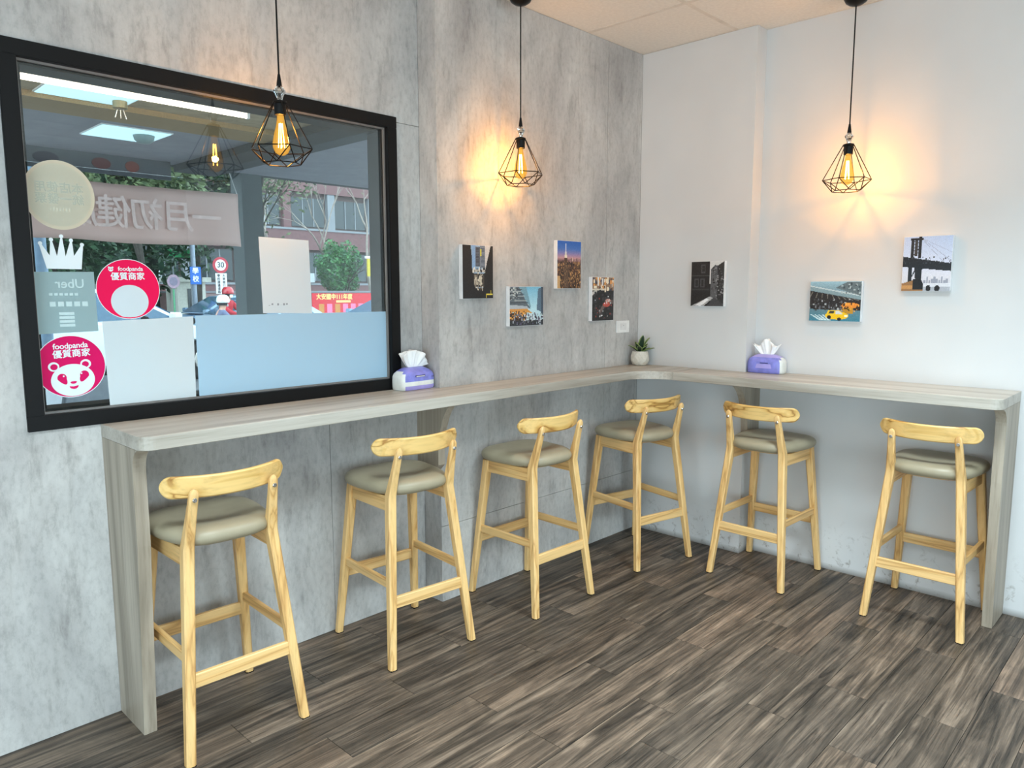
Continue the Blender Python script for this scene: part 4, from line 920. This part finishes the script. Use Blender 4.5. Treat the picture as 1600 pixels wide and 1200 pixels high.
o = tag(empty('speed_limit_sign', (7.52, 22.0, -.12)), 'round red rimmed 30 sign over a white text plate', 'traffic sign'); MB().tube([(0,0,0),(0,0,2.85)], .03, 8).build('post', GRC, o)
a_ = MB().prism([(p, q+2.51) for p, q in disc(0,0,.27,.27,32)], -.05, -.035, 'y').build('sign_plate', plain('sign_red', (190,40,60), .5), o)
MB().prism([(p, q+2.51) for p, q in disc(0,0,.185,.185,32)], -.056, -.0505, 'y').build('sign_face', PLASTIC, a_)
lettering('lettering', '30', .25, plain('sign_black', (50,54,60)), a_, (0,-.058,2.51), bold=.006)
a_ = MB().box((-.19,-.05,1.55), (.20,-.035,2.24)).build('text_plate', PLASTIC, o)
for cx, tx in ((-.085, '學校週邊道路'), (.095, '大車禁行區')):
    for k, ch in enumerate(tx[:5 if cx > 0 else 6]): lettering('lettering', ch, .105, plain('sign_black', (50,54,60)), a_, (cx,-.052,2.15-k*.108), bold=.003)
o = tag(empty('blue_sign', (6.45, 21.6, -.12)), 'small blue sign on a tall grey street pole', 'traffic sign'); MB().tube([(0,0,0),(0,0,4.6)], .075, 10).build('post', plain('post_grey', (150,160,176), .6), o)
a_ = MB().box((-.16,-.11,1.86), (.19,-.09,2.42)).build('sign_plate', plain('sign_blue', (20,100,190), .5), o)
for k, ch in enumerate('學校'): lettering('lettering', ch, .21, PLASTIC, a_, (.015,-.112,2.28-k*.26), bold=.006)
o = tag(empty('round_sign', (5.86, 21.8, -.12)), 'small round pinkish sign on a pale green post', 'traffic sign'); MB().tube([(0,0,0),(0,0,1.7)], .03, 8).build('post', plain('mint', (120,200,150), .6), o); MB().prism([(p, q+1.95) for p, q in disc(0,0,.20,.22,28)], -.04, -.025, 'y').build('sign_plate', plain('faded_pink', (190,160,176), .6), o)
MB().prism([(p, q+1.95) for p, q in disc(0,0,.13,.14,28)], -.045, -.0405, 'y').build('sign_face', plain('faded_grey', (150,140,160), .6), o)

# ---- cars
def car(x, y, heading, Lc, colr, label, Hc=1.45, paint=None):
    o = tag(empty('car', (x, y, -.12), heading), label, 'car', 'cars on the street outside')
    P = plain('car_paint_%d_%d_%d' % colr, colr, .3, .0, vary=.02, coat=.6); hl = Lc/2; W = .87
    # local +x is the front
    outl = [(-hl,.35),(-hl+.02,.80),(-hl+.25,.98),(-hl+.9,1.0),(.75,.97),(hl-.75,.86),(hl-.15,.72),(hl,.5),(hl-.02,.28)]
    # lower body with wheel arches cut out of the outline
    bot = []
    for cx in (hl-.85, -hl+.85): bot += [(cx+.37*math.cos(R(a)), .33+.37*math.sin(R(a))) for a in range(0, 181, 20)]
    side = outl + [(hl-.30,.22)] + [(p, max(.22, q)) for p, q in bot[:10]] + [(p, max(.22, q)) for p, q in bot[10:]] + [(-hl+.1,.25)]
    MB().prism([(p, q) for p, q in side], -W, W, 'y').build('body', P, o, bevel=.03)
    cab = [(-hl+.45,.97),(-hl+1.05,Hc-.05),(-.35,Hc),(.25,Hc-.04),(1.15,.96)]
    def inset(z): return W-.06 - .20*max(0, (z-.96))/(Hc-.96)
    vs = []
    for s in (-1, 1): vs += [(p, s*inset(q), q) for p, q in cab]
    n = 5; MB().add(vs, [tuple(range(n)), tuple(reversed(range(n, 2*n)))] + [(i, (i+1) % n, n+(i+1) % n, n+i) for i in range(n)]).build('cabin', P, o, bevel=.02)
    def quad(name, pts, mat, par): MB().add(pts + [(p[0]+q[0], p[1]+q[1], p[2]+q[2]) for p, q in zip(pts, [OFF]*len(pts))], [tuple(range(len(pts))), tuple(reversed(range(len(pts), 2*len(pts))))] + [(i, (i+1) % len(pts), len(pts)+(i+1) % len(pts), len(pts)+i) for i in range(len(pts))]).build(name, mat, par)
    GLC = plain('car_glass', (70,100,124), .08)
    for s in (-1, 1):
        OFF = (0, s*.012, 0)
        for pts in ([(-hl+.78,1.0),(-hl+1.12,Hc-.10),(-.42,Hc-.06),(-.42,1.0)], [(-.34,1.0),(-.34,Hc-.06),(.22,Hc-.09),(.98,1.0)]):
            quad('side_window', [(p, s*(inset(q)+.001), q) for p, q in pts], GLC, o)
        MB().box((.86, min(s*.80,s*1.02), .98), (1.0, max(s*.80,s*1.02), 1.12)).build('mirror', P, o, bevel=.02)
    OFF = (.010, 0, .010); quad('windshield', [(.31,-inset(Hc)+.05,Hc-.06),(.31,inset(Hc)-.05,Hc-.06),(1.08,W-.12,1.01),(1.08,-W+.12,1.01)], GLC, o)
    OFF = (-.010, 0, .010); quad('rear_window', [(-hl+1.0,-inset(Hc)+.05,Hc-.10),(-hl+1.0,inset(Hc)-.05,Hc-.10),(-hl+.52,W-.14,1.02),(-hl+.52,-W+.14,1.02)], GLC, o)
    for cx in (hl-.85, -hl+.85):
        for s in (-1, 1):
            w = MB().lathe([(0,-.1),(.22,-.1),(.30,-.08),(.325,-.04),(.325,.04),(.30,.08),(.22,.1),(0,.1)], 20).build('wheel', plain('tyre', (24,24,26), .9), o, smooth=40, loc=(cx, s*(W-.10), .327)); w.rotation_euler = (R(90), 0, 0)
            h_ = MB().lathe([(0,-.108),(.18,-.108),(.19,-.1),(.19,.1),(.18,.108),(0,.108)], 10).build('hub_cap', CHROME, w)
    for s in (-1, 1):
        MB().box((hl-.10, s*.62-.17, .60), (hl+.005, s*.62+.17, .70)).build('headlight', PLASTIC, o, bevel=.01); MB().box((-hl-.005, s*.64-.15, .74), (-hl+.08, s*.64+.15, .88)).build('tail_light', plain('lamp_red', (160,20,26), .3), o, bevel=.01)
    return o
car(.55, 12.0, 0, 4.5, (226,236,244), 'white car behind the pink round stickers', 1.50).scale = (1.1, 1.1, 1.12)
car(6.9, 20.3, PI, 4.6, (140,170,200), 'steel blue car half hidden behind the other, under the speed limit sign', 1.52)
car(6.2, 17.2, PI, 4.5, (160,186,210), 'grey blue car behind the helmeted rider', 1.42)
car(9.6, 15.2, PI, 4.5, (140,172,198), 'grey blue car in front of the red notice banner', 1.46)

# ---- riders and scooters
def skinned(name, pts, edges, rad, mat, parent, lv=2):
    me = bpy.data.meshes.new(name); me.from_pydata(pts, edges, []); me.materials.append(mat)
    o = bpy.data.objects.new(name, me); col.objects.link(o); o.parent = parent
    sk = o.modifiers.new('skin', 'SKIN'); sk.use_smooth_shade = True
    for i, r_ in enumerate(rad): me.skin_vertices[0].data[i].radius = (r_, r_)
    me.skin_vertices[0].data[0].use_root = True
    ss = o.modifiers.new('sub', 'SUBSURF'); ss.levels = lv; ss.render_levels = lv
    return o
def scooter(x, y, rz, colr, label, z=-.12):
    o = tag(empty('scooter', (x, y, z), rz), label, 'scooter'); P = plain('scooter_paint_%d_%d_%d' % colr, colr, .3, coat=.5); TY = plain('tyre', (24,24,26), .9)
    for wx in (.62, -.60):
        w = MB().lathe([(.13,-.03),(.20,-.045),(.235,-.03),(.245,0),(.235,.03),(.20,.045),(.13,.03),(0,.03),(0,-.03)], 20).build('wheel', TY, o, loc=(wx, 0, .246)); w.rotation_euler = (R(90), 0, 0)
    MB().prism([(-.85,.50),(-.80,.72),(-.50,.76),(.0,.74),(.08,.52),(.10,.30),(.36,.30),(.44,.60),(.50,.95),(.56,.95),(.64,.60),(.52,.24),(-.30,.22),(-.42,.42)], -.15, .15, 'y').build('body', P, o, bevel=.03)
    MB().prism([(-.78,.74),(-.80,.80),(-.40,.84),(.0,.80),(.0,.75)], -.13, .13, 'y').build('saddle', BLACK, o, bevel=.02)
    MB().tube([(.62,0,.246),(.53,0,.95),(.50,0,1.02)], .022, 8).build('steering_column', BLACK, o); MB().tube([(.44,-.33,1.04),(.50,-.12,1.03),(.50,.12,1.03),(.44,.33,1.04)], .014, 8).build('handlebar', BLACK, o)
    MB().prism([(.40,.42),(.44,.44),(.80,.48),(.88,.40),(.84,.38),(.60,.40)], -.06, .06, 'y').build('mudguard', P, o)
    for s in (-1, 1): MB().tube([(.46,s*.26,1.04),(.44,s*.30,1.20)], .007, 6).build('mirror_stalk', BLACK, o); MB().prism([(p+s*.32, q+1.23) for p, q in disc(0,0,.055,.04,14)], .42, .44, 'x').build('mirror', BLACK, o)
    MB().lathe([(0,0),(.07,0),(.05,.04),(0,.05)], 14).build('headlight', PLASTIC, o, loc=(.58,0,.80)).rotation_euler = (0, R(75), 0)
    return o
SKIN = plain('skin_tone', (206,160,136), .6)
def rider(x, y, rz, jacket, helmet, label, z=-.12):
    o = tag(empty('person', (x, y, z), rz), label, 'person'); J = plain('jacket_%d_%d_%d' % jacket, jacket, .8); TR = plain('dark_trousers', (44,48,60), .85)
    pelvis, chest, neck, head = (-.30,0,.88), (-.22,0,1.22), (-.18,0,1.38), (-.16,0,1.50)
    pts = [pelvis, (-.27,0,1.05), chest, neck, head, (-.14,0,1.60)]; ed = [(0,1),(1,2),(2,3),(3,4),(4,5)]; rd = [.13,.125,.13,.055,.088,.075]
    for s in (-1, 1):
        i = len(pts); pts += [(-.20,s*.19,1.31), (-.04,s*.25,1.12), (.24,s*.27,1.03), (.38,s*.27,1.05)]; ed += [(2,i),(i,i+1),(i+1,i+2),(i+2,i+3)]; rd += [.06,.048,.036,.030]
        for k in range(4): j = len(pts); pts += [(.44,s*(.24+.018*k),1.075-.004*k), (.475,s*(.24+.018*k),1.04)]; ed += [(i+3,j),(j,j+1)]; rd += [.009,.008]
        j = len(pts); pts.append((.42,s*.235,1.02)); ed.append((i+3,j)); rd.append(.010)
        i = len(pts); pts += [(-.28,s*.10,.87), (.10,s*.15,.82), (.20,s*.15,.42), (.32,s*.15,.34)]; ed += [(0,i),(i,i+1),(i+1,i+2),(i+2,i+3)]; rd += [.095,.075,.05,.035]
    skinned('body', pts, ed, rd, SKIN, o)
    jp = [pelvis, (-.27,0,1.05), chest, (-.19,0,1.34)]; je = [(0,1),(1,2),(2,3)]; jr = [.155,.15,.155,.085]
    for s in (-1, 1): i = len(jp); jp += [(-.20,s*.19,1.31), (-.04,s*.25,1.12), (.24,s*.27,1.03), (.32,s*.27,1.04)]; je += [(2,i),(i,i+1),(i+1,i+2),(i+2,i+3)]; jr += [.078,.066,.052,.048]
    skinned('jacket', jp, je, jr, J, o)
    tp = [(-.31,0,.90)]; te = []; tr_ = [.15]
    for s in (-1, 1): i = len(tp); tp += [(-.28,s*.10,.88), (.10,s*.15,.82), (.19,s*.15,.44)]; te += [(0,i),(i,i+1),(i+1,i+2)]; tr_ += [.11,.092,.068]
    skinned('trousers', tp, te, tr_, TR, o)
    for s in (-1, 1): MB().box((.14, s*.15-.045, .30), (.40, s*.15+.045, .38)).build('shoe', BLACK, o, bevel=.02)
    hm = MB(); HM = plain('helmet_%d_%d_%d' % helmet, helmet, .25, coat=.6)
    hm.lathe([(.135,-.02),(.142,.03),(.130,.09),(.095,.135),(.045,.155),(0,.158)], 24).build('helmet', HM, o, smooth=50, loc=(-.165,0,1.55))
    MB().lathe([(.105,-.03),(.118,.03),(.115,.06),(.0,.06)], 20).build('hair', plain('black_hair', (26,24,24), .8), o, loc=(-.185,0,1.50))
    MB().prism([(-.055,1.44),(.055,1.44),(.062,1.51),(-.062,1.51)], -.085, -.062, 'x').build('face_mask', PLASTIC, o, bevel=.01)
    for s in (-1, 1): MB().lathe([(0,0),(.009,0),(.007,.006),(0,.008)], 8).build('eye', BLACK, o, loc=(-.083, s*.03, 1.545)).rotation_euler = (0, R(90), 0)
    MB().add([(-.085,-.012,1.515),(-.085,.012,1.515),(-.066,0,1.512),(-.082,0,1.55)], [(0,1,2),(1,3,2),(3,0,2),(0,3,1)]).build('nose', SKIN, o)
scooter(3.75, 13.4, R(-12), (60,70,90), 'dark blue scooter under the rider in the white helmet'); rider(3.75, 13.4, R(-12), (96,104,132), (214,230,238), 'scooter rider in a white helmet and pale face mask', -.27)
scooter(4.6, 15.0, R(-60), (120,30,40), 'red scooter half hidden behind the white paper sheet'); rider(4.6, 15.0, R(-60), (176,26,44), (176,22,40), 'scooter rider in a red jacket and red helmet', -.08)
scooter(-1.25, 5.0, R(20), (150,160,172), 'silver scooter parked below the magenta sticker', -.02)
